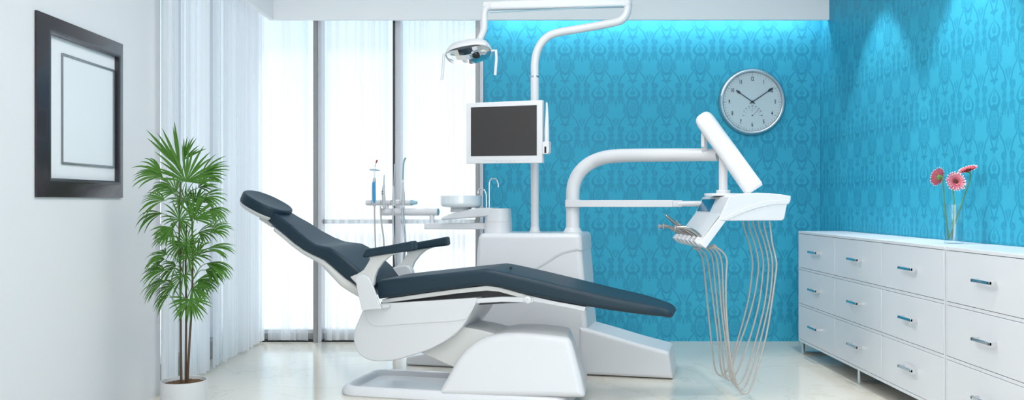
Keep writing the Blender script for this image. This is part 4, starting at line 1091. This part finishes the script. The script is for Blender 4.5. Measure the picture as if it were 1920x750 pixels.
# the sloping front: point from slope parameter s (0 top .. 1 bottom) and c across (0 far .. 1 near)
S0 = C.P(1367, 369, CN); S1 = C.P(1349, 408.5, CN); S2 = C.P(1310, 457, CN)
def slope(s, c, lift=0.0):
    l1 = math.dist(S0, S1); l2 = math.dist(S1, S2); t_ = s * (l1 + l2)
    if t_ < l1: a, b, q = S0, S1, t_ / l1
    else: a, b, q = S1, S2, (t_ - l1) / l2
    d = Vector((b[0] - a[0], b[1] - a[1])).normalized(); nn_ = Vector((d.y, -d.x)); nn_ = nn_ if nn_.x < 0 else -nn_
    return C.W(a[0] + (b[0] - a[0]) * q + nn_.x * lift, CF + (CN - CF) * c, a[1] + (b[1] - a[1]) * q + nn_.y * lift)
def plate(name, s0, s1, c0, c1, th, mm, par):
    m = MB(); lo = [slope(s0, c0, -.001), slope(s1, c0, -.001), slope(s1, c1, -.001), slope(s0, c1, -.001)]; hi = [slope(s0, c0, th), slope(s1, c0, th), slope(s1, c1, th), slope(s0, c1, th)]
    m.rings([lo, hi]); return m.build(name, mm, par)
plate('touch_screen', .045, .300, .05, .56, .0015, M_TEAL, dl)
plate('front_panel', .33, .97, .03, .97, .0012, M_WHITE, dl)
for i in range(6):  # two rows of small raised grey marks
    for j in range(2): plate('grey_mark', .70 + .06 * j, .715 + .06 * j, .22 + .11 * i, .25 + .11 * i, .0022, M_GREYW, dl)
# flange, post and the slanted balancing arm
pc_ = C.PW(1356, 362, CN + .20)
MB().lathe(Vector((pc_.x, pc_.y, C.P(1356, 366.5, CN + .20)[1] - .002)), [(.088, 0), (.088, .009), (.085, .012), (.033, .0125), (.033, .026), (.031, .028)], 48).build('flange', M_WHITE, dl)
e_ = AR(1347, 290.3, .345)
zt = e_.z
MB().tube([Vector((pc_.x, pc_.y, C.P(1356, 362, CN + .2)[1])), Vector((pc_.x, pc_.y, zt + .03))], .0205, 24).build('post', M_WHITE, dl)
VS = VP_ - .43
s0 = D.P(1322, 226, VS); s1 = D.P(1408, 347, VS)
dd = Vector((s1[0] - s0[0], s1[1] - s0[1])).normalized(); nd = Vector((-dd.y, dd.x))
EA = UX * dd.x + ZZ * dd.y; EB = UX * nd.x + ZZ * nd.y
rg = []
Ls = math.dist(s0, s1)
def bring(t_, k): return rrect(D.W(s0[0] + dd.x * t_, VS, s0[1] + dd.y * t_), VXV, EB, .034 * k, .0435 * k, .024 * k, 5)
for t_, k in ((-.036, .25), (-.034, .5), (-.028, .72), (-.018, .88), (-.006, .97), (.01, 1)): rg.append(bring(t_, k))
for i in range(1, 7): rg.append(bring(.01 + (Ls + .01) * i / 6, 1 + .08 * i / 6))
rg.append(bring(Ls + .023, 1.0))
MB().rings(rg).build('balance_arm', M_WHITE, dl)
rg = [bring(Ls + .0215, 1.02), bring(Ls + .027, 1.0), bring(Ls + .029, .95)]
MB().rings(rg).build('balance_arm_cap', M_WHITE, dl)
MB().tube([D.PW(1321, 284, VP_ - .33), D.PW(1321, 236, VS + .03)], [.0145, .0145], 20).build('knuckle', M_WHITE, dl)
MB().obox(D.PW(1318, 263, VS + .05), UX, VXV, ZZ, .008, .012, .032, .003).build('knuckle_plate', M_WHITE, dl)
# holders along the lower edge, with handpieces in them and hoses looping down
hose_px = [
 ([(150, 85), (165, 97), (180, 130), (190, 200), (210, 400), (225, 540), (238, 618), (262, 643)], [(285, 625), (300, 590), (340, 470), (380, 320), (397, 200), (400, 140), (385, 60), (365, 0), (359, -35)]),
 ([(168, 84), (188, 103), (202, 140), (212, 200), (232, 350), (250, 500), (262, 610), (280, 652)], [(303, 632), (330, 540), (370, 430), (405, 310), (425, 190), (424, 130), (408, 60), (388, 0), (380, -35)]),
 ([(200, 86), (218, 110), (227, 150), (232, 200), (252, 400), (268, 540), (280, 630), (297, 662)], [(325, 640), (360, 560), (400, 440), (430, 320), (446, 190), (446, 130), (430, 60), (410, 0), (401, -35)]),
 ([(218, 84), (236, 110), (246, 150), (252, 200), (264, 350), (282, 500), (300, 630), (320, 680)], [(352, 668), (382, 600), (425, 450), (455, 320), (470, 190), (468, 130), (450, 50), (432, 0), (424, -35)]),
 ([(230, 80), (252, 103), (264, 140), (269, 200), (275, 350), (292, 500), (312, 640), (338, 700)], [(367, 688), (397, 620), (440, 470), (475, 310), (487, 200), (486, 130), (470, 60), (455, 0), (449, -35)]),
 ([(240, 78), (266, 96), (284, 122), (288, 155), (284, 220), (285, 350), (300, 540), (325, 660), (347, 712)], [(370, 720), (394, 695), (425, 600), (462, 460), (490, 290), (505, 170), (503, 130), (487, 60), (480, 0), (475, -35)])]
tips = [  # tip body as picture points with radii, then the label
 ('turbine_handpiece', [((1281, 442), .008), ((1268, 433), .0085), ((1256, 427), .0065), ((1247, 424.5), .0055), ((1236, 424.5), .0055)], 'head', 'steel turbine handpiece lying furthest to the left, in the far holder'),
 ('turbine_handpiece', [((1288, 443), .0085), ((1277, 434), .0085), ((1264, 428), .006), ((1252, 424), .0055), ((1244, 423.5), .0055)], 'head', 'steel turbine handpiece in the second holder from the far end'),
 ('scaler_handpiece', [((1295, 444), .008), ((1279, 430), .009), ((1262, 415), .0075), ((1250, 405), .006), ((1247.5, 403), .0035)], None, 'straight steel handpiece pointing up the most of the six'),
 ('air_syringe', [((1302, 446), .008), ((1288, 433), .0085), ((1277, 423), .006), ((1271, 419), .004), ((1268.5, 413), .0028)], None, 'steel handpiece with a thin upturned nozzle, fourth holder'),
 ('micromotor_handpiece', [((1309, 450), .009), ((1297, 439), .0095), ((1284, 430), .0075), ((1276, 426), .006)], None, 'short steel handpiece half hidden behind the nearest one'),
 ('contra_angle_handpiece', [((1317, 450), .010), ((1308, 440), .0115), ((1296, 431.5), .0105), ((1283, 426.5), .0085), ((1274, 426), .0065), ((1266, 426.5), .006)], 'head', 'thick bright steel handpiece with an angled head in the nearest holder')]
cs = [.06, .23, .40, .57, .74, .91]
for i, cfr in enumerate(cs):
    vpl = CF + (CN - CF) * cfr
    # holder block hooked over the lower edge
    b0 = slope(.90, cfr, .002); b1 = slope(1.0, cfr, .002); ed = (b1 - b0).normalized(); nn_ = ed.cross(CVX).normalized()
    if nn_.x > 0: nn_ = -nn_
    up_ = Vector((-0.75, 0, 0.62)).normalized()
    hk = [C.P(x, y, CN) for x, y in ((1323, 464.5), (1312, 461.5), (1304, 453), (1311, 444), (1319, 447), (1326, 458))]
    m = MB(); m.prism(rc([(a, b) for a, b in hk], .003), vpl - .021, vpl + .021, C, .003); m.build('instrument_rest', M_WHITE, dl)
for i, ((nm, body_, head_, lab), (hl_, hr_)) in enumerate(zip(tips, hose_px)):
    cfr = cs[i]; vpl = CF + (CN - CF) * cfr
    hp = lambda q: C.PW(q[0], q[1], vpl)
    HX = lambda q: (1240 + q[0] / 2.343, 430 + q[1] / 2.343)
    # where the handpiece leaves its rest
    pts = [hp(b) for b, _ in body_]
    t = thing(nm, lab, 'dental handpiece', pts[0], 'handpieces on the delivery console')
    MB().tube(pts, [r for _, r in body_], 14, 5).build('handle', M_HP, t)
    if head_:
        e = pts[-1]; MB().lathe(e, [(.0040, -.011), (.0062, -.009), (.0062, .009), (.0040, .011)], 18, (0.1, 0.1, 1)).build('head', M_HP, t)
        MB().tube([e + Vector((0, 0, -.011)), e + Vector((-.002, 0, -.019))], .0012, 8).build('bur', M_STEEL, t)
    P_ = [HX(q) for q in hl_ + hr_]
    h3 = [hp(q) for q in P_]
    MB().tube([h3[0] + Vector((-.012, 0, .012))] + h3, .0041, 10, 5).build('hose', M_HOSE, t)
    MB().tube([hp((P_[0][0] - 4, P_[0][1] - 3)), hp(P_[0])], [.0075, .0065], 12).build('hose_collar', M_HOSE, t)
